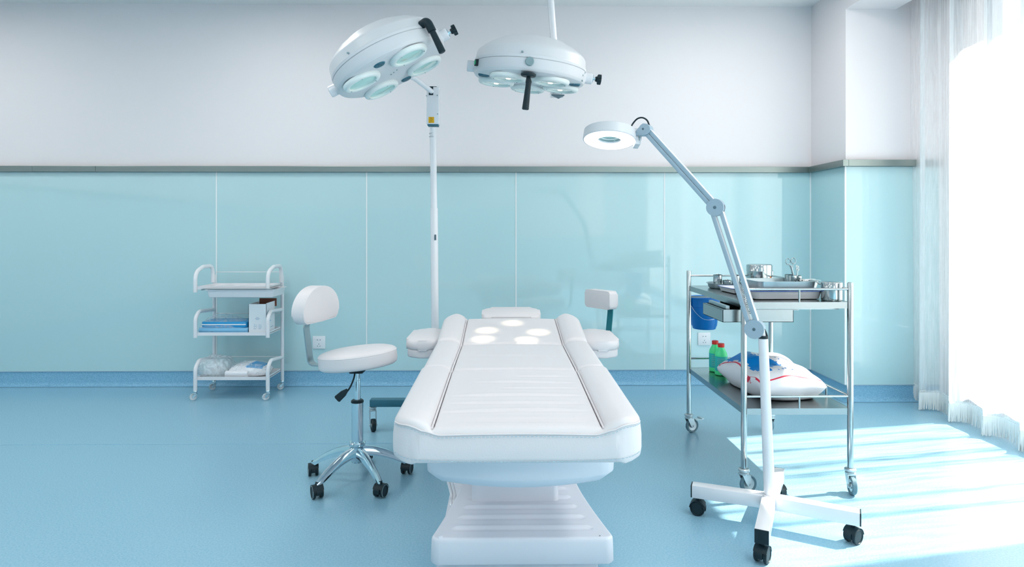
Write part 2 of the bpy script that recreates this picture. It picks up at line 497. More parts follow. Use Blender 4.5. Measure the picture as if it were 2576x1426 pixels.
# coved vinyl skirting
def skirting(name, a, b, nrm, joints=()):
    a = V(a); b = V(b); nrm = V(nrm); bm = B()
    prof = [(0, 0.1), (.006, .1), (.006, .03), (.010, .016), (.018, .006), (.030, .0015), (0, .0015)]
    A = [bm.verts.new(a + nrm * p + V((0, 0, q))) for p, q in prof]; C = [bm.verts.new(b + nrm * p + V((0, 0, q))) for p, q in prof]
    for k in range(len(prof)): bm.faces.new((A[k], A[(k+1) % 7], C[(k+1) % 7], C[k]))
    bm.faces.new(A); bm.faces.new(C[::-1])
    o = struct(name, bm, M_base, angle=50)
    bm = B(); d = (b - a)
    c = (a + b) / 2 + nrm * .0055 + V((0, 0, .1025))
    s = (abs(d.x) + abs(nrm.x) * .011, abs(d.y) + abs(nrm.y) * .011, .005)
    box(bm, c, s); obj('cap_strip', bm, M_cap, o, smooth=False)
    for j in joints:
        p = a + d * j + nrm * .0062 + V((0, 0, .068)); bm = B(); box(bm, p, (.002, .002, .064)); obj('seam', bm, M_cap, o, smooth=False)
skirting('baseboard_back', (XL, YB, 0), (XC, YB, 0), (0, -1, 0), joints=((W(1648, 950, YB).x - XL) / (XC - XL),))
skirting('baseboard_return', (XC, YC - .03, 0), (XC, YB, 0), (-1, 0, 0))
skirting('baseboard_column', (XC, YC, 0), (XW, YC, 0), (0, -1, 0))
skirting('baseboard_left', (XL, YF, 0), (XL, YB, 0), (1, 0, 0))
# welded floor seam
bm = B(); a = G(0, 1119); b = G(960, 1122)
box2(bm, (XL, a.y - .0015, 0.0), (W(980, 900, a.y).x + .4, a.y + .0015, .0006)); struct('trim_5', bm, M_base, smooth=False)
# wall behind the camera with two windows
bm = B()
openings = [(1.35, 1.95)]
box2(bm, (XL, YF - .15, 0), (XW + .3, YF, .9)); box2(bm, (XL, YF - .15, 2.3), (XW + .3, YF, 3.0))
ex = [XL] + [v for o_ in openings for v in o_] + [XW + .3]
for a, b in zip(ex[::2], ex[1::2]): box2(bm, (a, YF - .15, .9), (b, YF, 2.3))
struct('wall_front', bm, M_paint, smooth=False)
wf = bpy.data.objects['wall_front']
for k in range(6):
    bm = B(); box2(bm, (XL + .02 + k * 1.21 + .004, YF, .102), (XL + .02 + (k + 1) * 1.21 - .004, YF + .008, .898 if k in (4, 5) else ZT0), .0015); obj('glass_panel', bm, M_panel, wf, smooth=False)
for k, (a, b) in enumerate(openings):
    bm = B(); t = .05
    for c, d, e, f in ((a, b, .9, .9 + t), (a, b, 2.3 - t, 2.3), (a, a + t, .9, 2.3), (b - t, b, .9, 2.3)): box2(bm, (c, YF - .1, e), (d, YF - .04, f))
    wdw = struct('window_%d' % (k + 3), bm, M_winframe, smooth=False)
    bm = B(); box2(bm, (a + t, YF - .072, .9 + t), (b - t, YF - .068, 2.3 - t)); obj('pane', bm, M_window, wdw, smooth=False)
# fill lights added on the unseen ceiling to brighten the room
k = 0
for x in (-3.6, -1.45, 1.45):
    for y in (-1.9, -0.1, 1.7, 3.3):
        t = thing('added_fill_panel', 'square fill light panel added on the white ceiling, out of view above the treatment room', 'fill light', (x, y, ZC - .001), group='added fill lights')
        bm = B()
        for s in (-1, 1):
            box(bm, (s * .31, 0, -.01), (.02, .64, .02)); box(bm, (0, s * .31, -.01), (.6, .02, .02))
        obj('frame', bm, M_enamel, t, smooth=False)
        bm = B(); box(bm, (0, 0, -.006), (.6, .6, .008)); obj('diffuser', bm, M_fillpanel, t, smooth=False)
        ld = bpy.data.lights.new('fill_light', 'AREA'); ld.shape = 'RECTANGLE'; ld.size = .58; ld.size_y = .58; ld.energy = FILL_POWER; ld.color = (1.0, 0.90, 0.80)
        lo = bpy.data.objects.new('fill_light', ld); COL.objects.link(lo); lo.location = (x, y, ZC - .016)

# ================================================================== CURTAIN
XQ = 2.50
def cur_off(y, z):
    u = 3.88 - y
    per = .235
    ph = 2 * PI * u / per + 0.9 * math.sin(u * 2.3) + 0.5 * math.sin(u * 5.1 + 1)
    amp = .045 + .012 * math.sin(u * 3.7 + 2)
    zz = min(1, max(0, z / 2.8))
    return amp * (0.75 + 0.25 * (1 - zz)) * math.sin(ph + 0.25 * zz * math.sin(u * 7)) + .010 * math.sin(2 * ph + 1 + zz)
NU = 820
Y0, Y1 = 3.885, -2.3
cur = thing('sheer_curtain', 'floor-length white sheer curtain with a fringed hem drawn across the bright window', 'curtain', (XQ, 3.5, 0))
ZH = .108
def cpt(u, z):
    y = Y0 + (Y1 - Y0) * u
    return V((XQ + cur_off(y, z), y + .035 * math.cos(2 * PI * (3.88 - y) / .235), z))
def sheet(name, z0f, z1f, nz, m, th=0):
    bm = B(); uvl = bm.loops.layers.uv.new('UVMap')
    vs = grid(bm, NU, nz, lambda u, v: cpt(u, z0f(u) + (z1f(u) - z0f(u)) * v))
    L = abs(Y1 - Y0)
    idx = {}
    for i in range(NU + 1):
        for j in range(nz + 1): idx[vs[i][j]] = (i / NU * L * 1.6 / 6.0 * 1.0, j / nz)
    for f in bm.faces:
        for l in f.loops:
            a, b = idx[l.vert]; l[uvl].uv = (a * 6.0 / 1.6 * .55, l.vert.co.z)
    return obj(name, bm, m, cur, world=True, angle=180)
sheet('sheer_cloth', lambda u: ZH, lambda u: 2.88, 14, M_sheer)
sheet('hem_band', lambda u: ZH - .004, lambda u: ZH + .012 + .003 * math.sin(u * 900), 2, M_hem)
# fringe: hanging threads
bm = B(); rnd = random.Random(3)
uu = 0.0
while uu < 0.42:
    p = cpt(uu, ZH); q = cpt(min(1, uu + .0004), ZH)
    t = (q - p).normalized(); L = ZH - rnd.uniform(.004, .012)
    w = .0028; lean = V((rnd.uniform(-.006, .004), rnd.uniform(-.006, .006), 0))
    a = [bm.verts.new(p - t * w), bm.verts.new(p + t * w), bm.verts.new(p + t * w + lean * .4 - V((0, 0, L * .6))), bm.verts.new(p - t * w + lean * .4 - V((0, 0, L * .6)))]
    bm.faces.new(a)
    e = bm.verts.new(p + lean - t * w * .7 - V((0, 0, L))); e2 = bm.verts.new(p + lean + t * w * .7 - V((0, 0, L - rnd.uniform(0, .003)))); bm.faces.new((a[3], a[2], e2, e))
    uu += .00030 + rnd.uniform(0, .0001)
obj('fringe', bm, M_hem, cur, world=True, kind='stuff', smooth=False)

# ================================================================== CASTERS
def twin_caster(parent, M, m_hood=M_black, m_wheel=M_black, r=.026, ring=True, tread=M_grey):
    """black twin wheel swivel caster, wheels on z=0; axle along local x, hood open towards -y"""
    bm = B()
    n = 18
    pts = [(0 + .0, r + .004 + .012)]
    prof = [(r * 1.12 * math.cos(a), r + r * 1.12 * math.sin(a)) for a in [math.radians(-5 + 200 * k / n) for k in range(n + 1)]]
    inner = [(r * .5 * math.cos(a), r + r * .5 * math.sin(a)) for a in [math.radians(195 - 200 * k / n) for k in range(n + 1)]]
    A = prof + inner
    R = Matrix(((0, 0, 1, 0), (1, 0, 0, 0), (0, 1, 0, 0), (0, 0, 0, 1)))
    prism(bm, A, -.009, .009, R)
    # fender shells over wheels
    for s in (-1, 1):
        sh = [(r * 1.1 * math.cos(a), r + r * 1.1 * math.sin(a)) for a in [math.radians(5 + 150 * k / n) for k in range(n + 1)]]
        sh2 = [(r * 1.02 * math.cos(a), r + r * 1.02 * math.sin(a)) for a in [math.radians(155 - 150 * k / n) for k in range(n + 1)]]
        prism(bm, sh + sh2, s * .008, s * .021, R)
    cyl(bm, (0, .0, r * 1.9), (0, .0, r * 2 + .012), .007, n=12)
    c = obj('caster', bm, m_hood, parent, M, angle=40)
    for s in (-1, 1):
        bm = B()
        MM = T((s * .0145, 0, r)) @ Matrix.Rotation(PI / 2 * s, 4, 'Y')
        lathe(bm, [(0, -.006), (r * .9, -.006), (r, -.004), (r, .004), (r * .92, .0065), (r * .84, .0065), (r * .80, .0045), (0, .0055)], 24, MM)
        obj('wheel', bm, m_wheel, c, angle=30)
        if ring:
            bm = B(); torus(bm, r * .93, .0013, T((s * .0205, 0, r)) @ Matrix.Rotation(PI / 2, 4, 'Y'), 24, 6); obj('tyre_edge', bm, tread, c)
    return c
def fork_caster(parent, M, r=.036, w=.018, m_wheel=M_rubber, m_fork=M_zinc, top=.105, brake=False, hub=M_zinc):
    """steel fork swivel caster, wheel on z=0, stem at origin, axle trailing towards local +y"""
    off = r * .55
    bm = B()
    lathe(bm, [(0, top), (r * .5, top), (r * .62, top - .004), (r * .62, top - .010), (r * .45, top - .015), (r * .55, top - .018), (r * .55, top - .024), (0, top - .024)], 20)
    for s in (-1, 1):
        x = s * (w / 2 + .004)
        pts = [(-r * .45, top - .022), (r * .55, top - .022), (off + r * .3, r * 1.15), (off + r * .22, r * .75), (off - r * .22, r * .75), (-r * .05, r * 1.3)]
        R = Matrix(((0, 0, 1, 0), (1, 0, 0, 0), (0, 1, 0, 0), (0, 0, 0, 1)))
        prism(bm, pts, x - .0015, x + .0015, R)
    box(bm, (0, r * .05, top - .023), (w + .011, r * 1.0, .003))
    cyl(bm, (-w / 2 - .009, off, r), (w / 2 + .009, off, r), r * .13, n=10)
    if brake:
        box(bm, (0, off + r * .95, top - .034), (w + .01, r * 1.1, .004), M=None)
        box(bm, (0, off + r * 1.5, top - .030), (w + .022, r * .35, .005))
    c = obj('caster', bm, m_fork, parent, M, angle=35)
    MM = T((0, off, r)) @ Matrix.Rotation(PI / 2, 4, 'Y')
    bm = B()
    lathe(bm, [(r * .7, -w * .38), (r * .92, -w * .48), (r, -w * .3), (r, w * .3), (r * .92, w * .48), (r * .7, w * .38), (r * .7, -w * .38)], 28, MM)
    obj('tyre', bm, m_wheel, c)
    bm = B()
    lathe(bm, [(0, -w * .42), (r * .3, -w * .42), (r * .34, -w * .2), (r * .72, -w * .3), (r * .72, w * .3), (r * .34, w * .2), (r * .3, w * .42), (0, w * .42)], 24, MM)
    obj('wheel_hub', bm, hub, c)
    return c

# ================================================================== TREATMENT BED
BX = .036
bed = thing('treatment_bed', 'long white leather treatment bed with raised side bolsters on a moulded base', 'bed', (BX, 2.4, 0))
def linspace(a, b, n): return [a + (b - a) * k / (n - 1) for k in range(n)]
def cushion(name, y0, y1, zc0, zc1, hw0, hw1, sx0, sx1, hb0, hb1, thick, rf=.0, rb=.0, R=.022, wrinkles=(), zfun=None, botr=.01):
    bm = B()
    # column stations in [-1,1] with seam clusters
    st = []
    edge = [1, .995, .985, .97, .95, .92, .88, .83, .77, .71]
    seam = sx0 / hw0
    cs = [seam + d / hw0 for d in (.05, .035, .022, .014, .008, .004, 0, -.004, -.008, -.014, -.022, -.04)]
    st = sorted(set(edge + cs + linspace(0, seam - .06 / hw0, 12)))
    st = [-s for s in st[::-1] if s > 0] + st
    L = y1 - y0
    ev = [0, .001, .003, .006, .010, .015, .021, .028, .036, .046, .058, .072]
    ys = sorted(set([y0 + e for e in ev] + [y1 - e for e in ev] + linspace(y0 + .09, y1 - .09, max(4, int(L / .007)))))
    def hw(y):
        t = (y - y0) / L; h = hw0 + (hw1 - hw0) * t
        if rf and y - y0 < rf: d = rf - (y - y0); h -= rf - math.sqrt(max(0, rf * rf - d * d))
        if rb and y1 - y < rb: d = rb - (y1 - y); h -= rb - math.sqrt(max(0, rb * rb - d * d))
        return h
    def zt(s, y):
        t = (y - y0) / L
        h = hw(y); hfull = hw0 + (hw1 - hw0) * t
        x = s * h; ax = abs(x)
        sx = sx0 + (sx1 - sx0) * t
        z = zc0 + (zc1 - zc0) * t if zfun is None else zfun(y)
        hb = hb0 + (hb1 - hb0) * t
        if ax > sx:
            q = min(1, (ax - sx) / max(.001, hfull - sx))
            z += hb * math.sin(min(1, q * 1.9) * PI / 2) ** 0.8 * (1 - .25 * q * q)
        else:
            z += .004 * (1 - (x / sx) ** 2)
        z -= .013 * math.exp(-((ax - sx) / .0050) ** 2) * min(1, (y - y0) / .035 if rf else 1)
        for (wy, wa, ww, xa, xb) in wrinkles:
            if xa < x / sx < xb:
                k = math.sin(PI * (x / sx - xa) / (xb - xa)) ** .5
                yy = wy + .004 * math.sin(x * 9 + wy * 50)
                z += k * 1.7 * wa * (-math.exp(-((y - yy) / ww) ** 2) + .5 * math.exp(-((y - yy - 2 * ww) / (ww * 1.4)) ** 2))
        d = min(h - ax, 1e9)
        for dd in (d, y - y0, y1 - y):
            if dd < R: z -= R - math.sqrt(max(0, R * R - (R - max(0, dd)) ** 2))
        return x, z
    G0 = []
    for y in ys:
        row = []
        for s in st:
            x, z = zt(s, y)
            row.append(bm.verts.new((BX + x, y, z)))
        G0.append(row)
    for i in range(len(ys) - 1):
        for j in range(len(st) - 1):
            bm.faces.new((G0[i][j], G0[i][j+1], G0[i+1][j+1], G0[i+1][j]))
    # skirt
    per = [(v, 0, -1) for v in G0[0]] + [(r[-1], 1, 0) for r in G0[1:]] + [(v, 0, 1) for v in G0[-1][::-1][1:]] + [(r[0], -1, 0) for r in G0[::-1][1:-1]]
    prev = [p[0] for p in per]
    cx = BX; cyy = (y0 + y1) / 2
    levels = [(.35, .0035), (.75, .0035), (.93, .001), (1.0, -.012)]
    base = prev
    for f, o in levels:
        ring = []
        for v in base:
            t = (v.co.y - y0) / L
            zb = (zc0 + (zc1 - zc0) * t if zfun is None else zfun(v.co.y)) - thick
            d = V((v.co.x - cx, 0, 0)); 
            sxn = math.copysign(1, d.x) * min(1, abs(d.x) / hw0) ** 6
            syn = -1 if abs(v.co.y - y0) < .002 else (1 if abs(v.co.y - y1) < .002 else 0)
            co = V((v.co.x + sxn * o, v.co.y + syn * o, v.co.z + (zb - v.co.z) * f))
            ring.append(bm.verts.new(co))
        n = len(ring)
        for k in range(n): bm.faces.new((prev[k], prev[(k+1) % n], ring[(k+1) % n], ring[k]))
        prev = ring
    bm.faces.new(prev)
    return obj(name, bm, M_leather, bed, world=True, angle=60), zt, hw
yf, yj1, yj2, ye = 1.64, 2.225, 2.73, 3.15
wr = [(1.70, .003, .008, -.9, .95), (1.775, .0035, .006, -.95, .9), (1.845, .003, .006, -.9, .9), (1.915, .0032, .006, -.85, .92), (1.99, .002, .005, -.2, .9),
      (2.05, .003, .006, -.6, .85), (2.12, .0015, .006, .0, .9), (2.18, .001, .006, -.9, .9)]
leg, zleg, hwleg = cushion('leg_cushion', yf, yj1 - .002, .546, .574, .331, .326, .224, .219, .028, .018, .090, rf=.075, wrinkles=wr)
seatc, zs_, hws_ = cushion('seat_cushion', yj1 + .002, yj2 - .002, .572, .571, .323, .327, .219, .219, .016, .02, .10, wrinkles=[(2.45, .001, .02, -.9, .9)])
backc, zb_, hwb_ = cushion('back_cushion', yj2 + .002, ye, .571, .625, .325, .330, .219, .219, .026, .03, .10, rb=.10)
def seam_piping(zt, y0, y1, sa, sb, hw):
    for s in (-1, 1):
        bm = B(); pts = []
        for k in range(40):
            t = k / 39; y = y0 + .006 + (y1 - y0 - .012) * t; x = sa + (sb - sa) * t
            z = zt((x - .012) / hw(y), y)[1]
            pts.append((BX + s * x, y, z - .0035))
        tube(bm, pts, .0030, 8); obj('piping', bm, M_leather, bed, world=True)
seam_piping(zleg, yf + .01, yj1 - .002, .224, .219, hwleg)
seam_piping(zs_, yj1 + .002, yj2 - .002, .219, .219, hws_)
seam_piping(zb_, yj2 + .002, ye - .015, .219, .219, hwb_)
# headrest pillow
bm = B(); p = W(1291, 797, 3.3)
prism(bm, rrect(.30, .17, .05), -.03, .03, T((BX, 3.27, .612)) @ Matrix.Rotation(math.radians(10), 4, 'X'), bev=.018)
obj('headrest', bm, M_leather, bed, world=True, angle=60)
# stitching along the front seams, dashes
def stitches(name, path, L=.0065, gap=.004, r=.0009):
    bm = B(); pts = [V(p) for p in path]; acc = 0; on = True
    seg = []; rem = L
    i = 0; a = pts[0]
    while i < len(pts) - 1:
        b = pts[i + 1]; d = (b - a).length
        if d < rem:
            if on: seg.append((a, b))
            rem -= d; a = b; i += 1
        else:
            c = a + (b - a) * (rem / d)
            if on: seg.append((a, c))
            a = c; on = not on; rem = L if on else gap
    for s, e in seg:
        if (e - s).length > .0005: tube(bm, [s, e], r, 5)
    return obj(name, bm, M_thread, bed, world=True, kind='stuff')
def front_path(dz, yo, lo=None):
    out = []
    for s in [k / 90 for k in range(-88, 89)]:
        h = .331; x = s * h; ax = abs(x)
        d = max(0, ax - (h - .075)); y = yf + .075 - math.sqrt(max(0, .075 ** 2 - d * d))
        if lo is None:
            zf = lambda q: zleg(max(-.93, min(.93, q / h)), yf + .03)[1]
            a0, a1 = .198, .250
            if a0 < ax < a1:
                t = (ax - a0) / (a1 - a0); t = t * t * (3 - 2 * t); zz = zf(a0) * (1 - t) + zf(a1) * t
            else: zz = zf(ax)
        else: zz = lo(x)
        out.append((BX + x, y - yo, zz + dz))
    return out
stitches('stitching', front_path(-.022, .0050))
stitches('stitching', front_path(0, .0045, lo=lambda x: .546 - .090 + .008 + .012 * (abs(x) / .32) ** 3))
bm = B(); tube(bm, front_path(-.017, .001), .0022, 8); obj('piping', bm, M_leather, bed, world=True)
# little care tag
bm = B(); box(bm, (BX + .332, 2.02, .535), (.012, .03, .002), M=None); obj('care_tag', bm, M_card, bed, world=True)
# under-tray (moulded support shell)
bm = B()
n = 24; hwT = .272; cxT = .048
def ty(x): return 1.758 + .058 * (x / hwT) ** 2
front = [(-hwT + 2 * hwT * k / n) for k in range(n + 1)]
def loop(inset, z):
    pts = []
    for x in front:
        xx_ = x * (hwT - inset) / hwT
        cr = max(0, abs(xx_) - (hwT - inset - .02)); yy = ty(x) + inset + (.02 - math.sqrt(max(0, .0004 - cr * cr)) if cr > 0 else 0)
        pts.append(bm.verts.new((cxT + xx_, yy, z)))
    for x in front[::-1]:
        pts.append(bm.verts.new((cxT + x * (hwT - inset) / hwT, 2.95 - inset, z)))
    return pts
lps = [loop(.004, .452), loop(0, .44), loop(.003, .368), loop(.006, .361), loop(.024, .340), loop(.030, .337)]
for A_, C_ in zip(lps, lps[1:]):
    m_ = len(A_)
    for k in range(m_): bm.faces.new((A_[k], A_[(k+1) % m_], C_[(k+1) % m_], C_[k]))
bm.faces.new(lps[0]); bm.faces.new(lps[-1][::-1])
obj('support_shell', bm, M_plastic, bed, world=True, angle=50)
# steel side frame under cushions
bm = B()
for s in (-1, 1): box(bm, (BX + s * .20, 2.55, .46), (.04, 1.1, .03))
obj('steel_frame', bm, M_zinc, bed, world=True)
# lifting column
bm = B(); prism(bm, rrect(.30, .34, .02), .12, .36, T((BX + .002, 2.355, 0))); obj('lifting_column', bm, M_plastic, bed, world=True)
# base shell
BXb = .056
def bhw(y):
    t = abs(y - 2.46) / .53          # 0 waist .. 1 ends
    t = min(1, t)
    return .212 + .068 * (max(0, t - .18) / .82) ** 1.35
bm = B()
nY = 70; nX = 60; yb0, yb1 = 1.93, 2.99
def btop(x, y):
    z = .128
    h = bhw(y)
    # grooves/ribs across
    for k, yy in enumerate([2.00, 2.075, 2.15, 2.225, 2.30, 2.375, 2.62, 2.70, 2.78, 2.86]):
        w = h - .050
        if abs(x) < w:
            e = min(1, (w - abs(x)) / .008)
            z += e * (.0055 * math.exp(-((y - yy) / .008) ** 2) - .003 * math.exp(-((y - yy + .016) / .009) ** 2))
    # dropped shoulder along the sides
    return z
ys = sorted(set(linspace(yb0, yb1, 210)))
rows = []
for y in ys:
    h = bhw(y); r = .02
    e = min(y - yb0, yb1 - y)
    if e < r: h -= r - math.sqrt(max(0, r * r - (r - e) ** 2))
    row = []
    for j in range(nX + 1):
        s = -1 + 2 * j / nX
        s = math.copysign(1 - (1 - abs(s)) ** 1.25, s)
        x = s * (h - .006)
        ed = 0
        row.append(bm.verts.new((BXb + x, y if 0 < 1 else y, btop(x, y))))
    rows.append(row)
for i in range(len(rows) - 1):
    for j in range(nX): bm.faces.new((rows[i][j], rows[i][j+1], rows[i+1][j+1], rows[i+1][j]))
per = rows[0] + [r[-1] for r in rows[1:]] + rows[-1][::-1][1:] + [r[0] for r in rows[::-1][1:-1]]
prev = per
for o, z in ((.003, .1265), (.006, .1215), (.007, .115), (.0095, .052), (.007, .049), (-.02, .049)):
    ring = []
    for v in per:
        sxn = math.copysign(1, v.co.x - BXb) if abs(abs(v.co.x - BXb) - (bhw(v.co.y) - .006)) < .021 else 0
        syn = -1 if v.co.y - yb0 < 1e-4 else (1 if yb1 - v.co.y < 1e-4 else 0)
        ring.append(bm.verts.new((v.co.x + sxn * o, v.co.y + syn * o, z)))
    m_ = len(ring)
    for k in range(m_): bm.faces.new((prev[k], prev[(k+1) % m_], ring[(k+1) % m_], ring[k]))
    prev = ring
bm.faces.new(prev)
obj('base_shell', bm, M_plastic, bed, world=True, angle=50)
bm = B(); box(bm, (BXb - .015, 2.46, .026), (.50, 1.0, .05), .008); obj('base_plinth', bm, M_plastic, bed, world=True)
bm = B(); c = G(1107, 1349, .13)
lathe(bm, [(0, .006), (.006, .005), (.009, 0), (.009, -.003)], 16, T((c.x, c.y, .128))); obj('screw_cap', bm, M_plastic, bed, world=True)
bm = B(); c = G(1509, 1346, .13); lathe(bm, [(0, .001), (.002, .001), (.002, -.001)], 10, T((c.x, c.y, .128))); obj('screw_hole', bm, M_darkgrey, bed, world=True)
# control cables hanging at the left of the column
bm = B()
c0 = W(1118, 1222, 2.36); 
for dx, w_ in ((0, 0), (.012, .006)):
    tube(bm, spline([(c0.x + dx, 2.33, .36), (c0.x + .006 + dx, 2.32, .20), W(1135, 1240, 2.30) + V((dx, 0, 0)), W(1134, 1262, 2.24) + V((dx, 0, -.0)), W(1140, 1274, 2.22) + V((dx * .5, w_, .0)), (G(1146, 1282, .08).x + .03, 2.26, .10)], 6), .006, 8)
obj('cable', bm, M_enamel, bed, world=True)
# armrests
def armrest(sgn, px0, px1, pyt, pyb, Y):
    a = W(px0, pyt, Y); b = W(px1, pyb, Y)
    w = abs(b.x - a.x)
    L = .36
    z1 = a.z + .004; z0 = b.z; zm = z0 + (z1 - z0) * .42
    cx_ = (a.x + b.x) / 2; cy_ = Y + L / 2 - .01
    bm = B(); prism(bm, rrect(w, L, .06, 8), zm, z1, T((cx_, cy_, 0)), bev=.018)
    o = obj('armrest', bm, M_leather, bed, world=True, angle=60)
    bm = B(); prism(bm, rrect(w * .93, L * .96, .055, 8), z0, zm + .004, T((cx_, cy_, 0)), bev=.008)
    obj('pad_base', bm, M_leather, o, world=True, angle=60)
    bm = B(); box(bm, (BX + sgn * .325, cy_, z0 + .03), (.03, .05, .08), .004); obj('hinge', bm, M_black, o, world=True)
armrest(-1, 1018, 1108, 858, 901, 2.80)
armrest(1, 1470, 1562, 860, 901, 2.80)

# ================================================================== STOOLS
def make_stool(label, loc, rz, seat_h, back='round', tilt=(0, 0), angs=None):
    st = thing('rolling_stool', label, 'stool', loc, rz)
    # seat
    bm = B(); h = .078; R = .164
    MM = T((0.0, 0, seat_h)) @ Matrix.Rotation(tilt[0], 4, 'Y') @ Matrix.Rotation(tilt[1], 4, 'X')
    lathe(bm, [(0, .006), (R * .5, .005), (R * .8, .001), (R * .93, -.004), (R * .985, -.010), (R, -.017), (R, -.022), (R * 1.004, -.05), (R, -.068), (R * .985, -.076), (R * .95, -.080), (0, -.080)], 56, MM)
    s = obj('seat', bm, M_leather, st, angle=50)
    bm = B(); torus(bm, R * .992, .0020, MM @ T(0, 0, -.0145), 56, 8); obj('piping', bm, M_leather, s)
    # plate and lever
    bm = B(); box(bm, (0, 0, seat_h - .086), (.10, .12, .018), .004, M=None); box(bm, (0, 0, seat_h - .097), (.055, .055, .022), .006)
    obj('seat_plate', bm, M_black, st)
    return st
stool = None
sx_, sy_ = -.622, 2.705
SH = .555
stool = thing('rolling_stool', 'white round stool with a D-shaped backrest and chrome five-star base, left of the bed', 'stool', (sx_, sy_, 0))
def seat_parts(st, seat_h, tilt, bracket, back_builder):
    bm = B(); R = .163
    MM = T((0, 0, seat_h)) @ Matrix.Rotation(tilt[0], 4, 'Y') @ Matrix.Rotation(tilt[1], 4, 'X')
    lathe(bm, [(0, .008), (R * .5, .0065), (R * .8, .002), (R * .93, -.004), (R * .985, -.010), (R, -.017), (R, -.022), (R * 1.004, -.045), (R, -.056), (R * .985, -.064), (R * .95, -.068), (0, -.068)], 56, MM)
    s = obj('seat', bm, M_leather, st, angle=50)
    bm = B(); torus(bm, R * .992, .0020, MM @ T(0, 0, -.0145), 56, 8); obj('piping', bm, M_leather, s)
    bm = B(); box(bm, (0, 0, seat_h - .076), (.085, .11, .016), .004); box(bm, (0, 0, seat_h - .088), (.06, .06, .02), .006)
    obj('seat_plate', bm, M_black, st)
def column_parts(st, seat_h, z_hub=.165, angs=(92, 164, 236, 308, 20), facing=None):
    bm = B(); cyl(bm, (0, 0, .08), (0, 0, .335), .0245, n=32); obj('gas_cylinder', bm, M_chrome, st)
    bm = B(); lathe(bm, [(0, .342), (.022, .342), (.0265, .338), (.0265, .331), (.0245, .331)], 28); obj('cylinder_cap', bm, M_black, st)
    bm = B(); cyl(bm, (0, 0, .34), (0, 0, seat_h - .085), .0135, n=24); torus(bm, .0137, .0006, T(0, 0, seat_h - .13), 24, 6); obj('piston', bm, M_chrome, st)
    bm = B(); lathe(bm, [(.024, .165), (.031, .166), (.035, .160), (.034, .15), (.027, .145), (.026, .085), (.022, .078), (0, .078)], 30)
    obj('hub', bm, M_chrome, st)
    for i, a in enumerate(angs):
        th = math.radians(a); bm = B()
        n = 14; rings = []
        for k in range(n + 1):
            t = k / n; r = .022 + (.218 - .022) * t
            zt = .150 - .082 * (t ** 1.7) - .008 * t
            hgt = .046 - .022 * t; w = .0165 - .0045 * t
            if k == n: hgt *= .8; w *= .75
            pr = [(-w, 0), (-w * .95, hgt * .55), (-w * .55, hgt * .93), (0, hgt * .98), (w * .55, hgt * .93), (w * .95, hgt * .55), (w, 0)]
            rings.append([bm.verts.new((r, q, zt - hgt + zz)) for q, zz in pr])
        for A_, C_ in zip(rings, rings[1:]):
            for k in range(7): bm.faces.new((A_[k], A_[(k+1) % 7], C_[(k+1) % 7], C_[k]))
        bm.faces.new(rings[0]); bm.faces.new(rings[-1][::-1])
        obj('leg', bm, M_chrome, st, rotz(th), angle=42)
        fa = facing[i] if facing else a + 40
        twin_caster(st, T((.212 * math.cos(th), .212 * math.sin(th), 0)) @ rotz(math.radians(fa)), r=.0255)
seat_parts(stool, SH, (math.radians(-5.5), math.radians(-2)), None, None)
column_parts(stool, SH, facing=(100, 20, 30, -20, 170))
# lever of the left stool
Ys = sy_
bm = B()
P = [W(893, 938, Ys - .05), W(889, 955, Ys - .06), W(880, 975, Ys - .07), W(868, 992, Ys - .08)]
tube(bm, spline(P, 6), .0035, 8)
lv = obj('lever', bm, M_black, stool, world=True)
bm = B(); a = W(872, 982, Ys - .08); b = W(849, 1003, Ys - .09); d = (b - a)
e1 = d.normalized(); e2 = V((0, 1, 0)); e3 = e1.cross(e2).normalized()
MM = Matrix((( e1.x, e3.x, e2.x, a.x), (e1.y, e3.y, e2.y, a.y), (e1.z, e3.z, e2.z, a.z), (0, 0, 0, 1)))
Ld = d.length
prism(bm, [(-.004, -.006), (Ld * .35, -.0135), (Ld, -.0155), (Ld + .004, -.010), (Ld + .004, .010), (Ld, .0155), (Ld * .35, .0135), (-.004, .006)], -.006, .006, MM, bev=.002)
obj('lever_paddle', bm, M_black, lv, world=True)
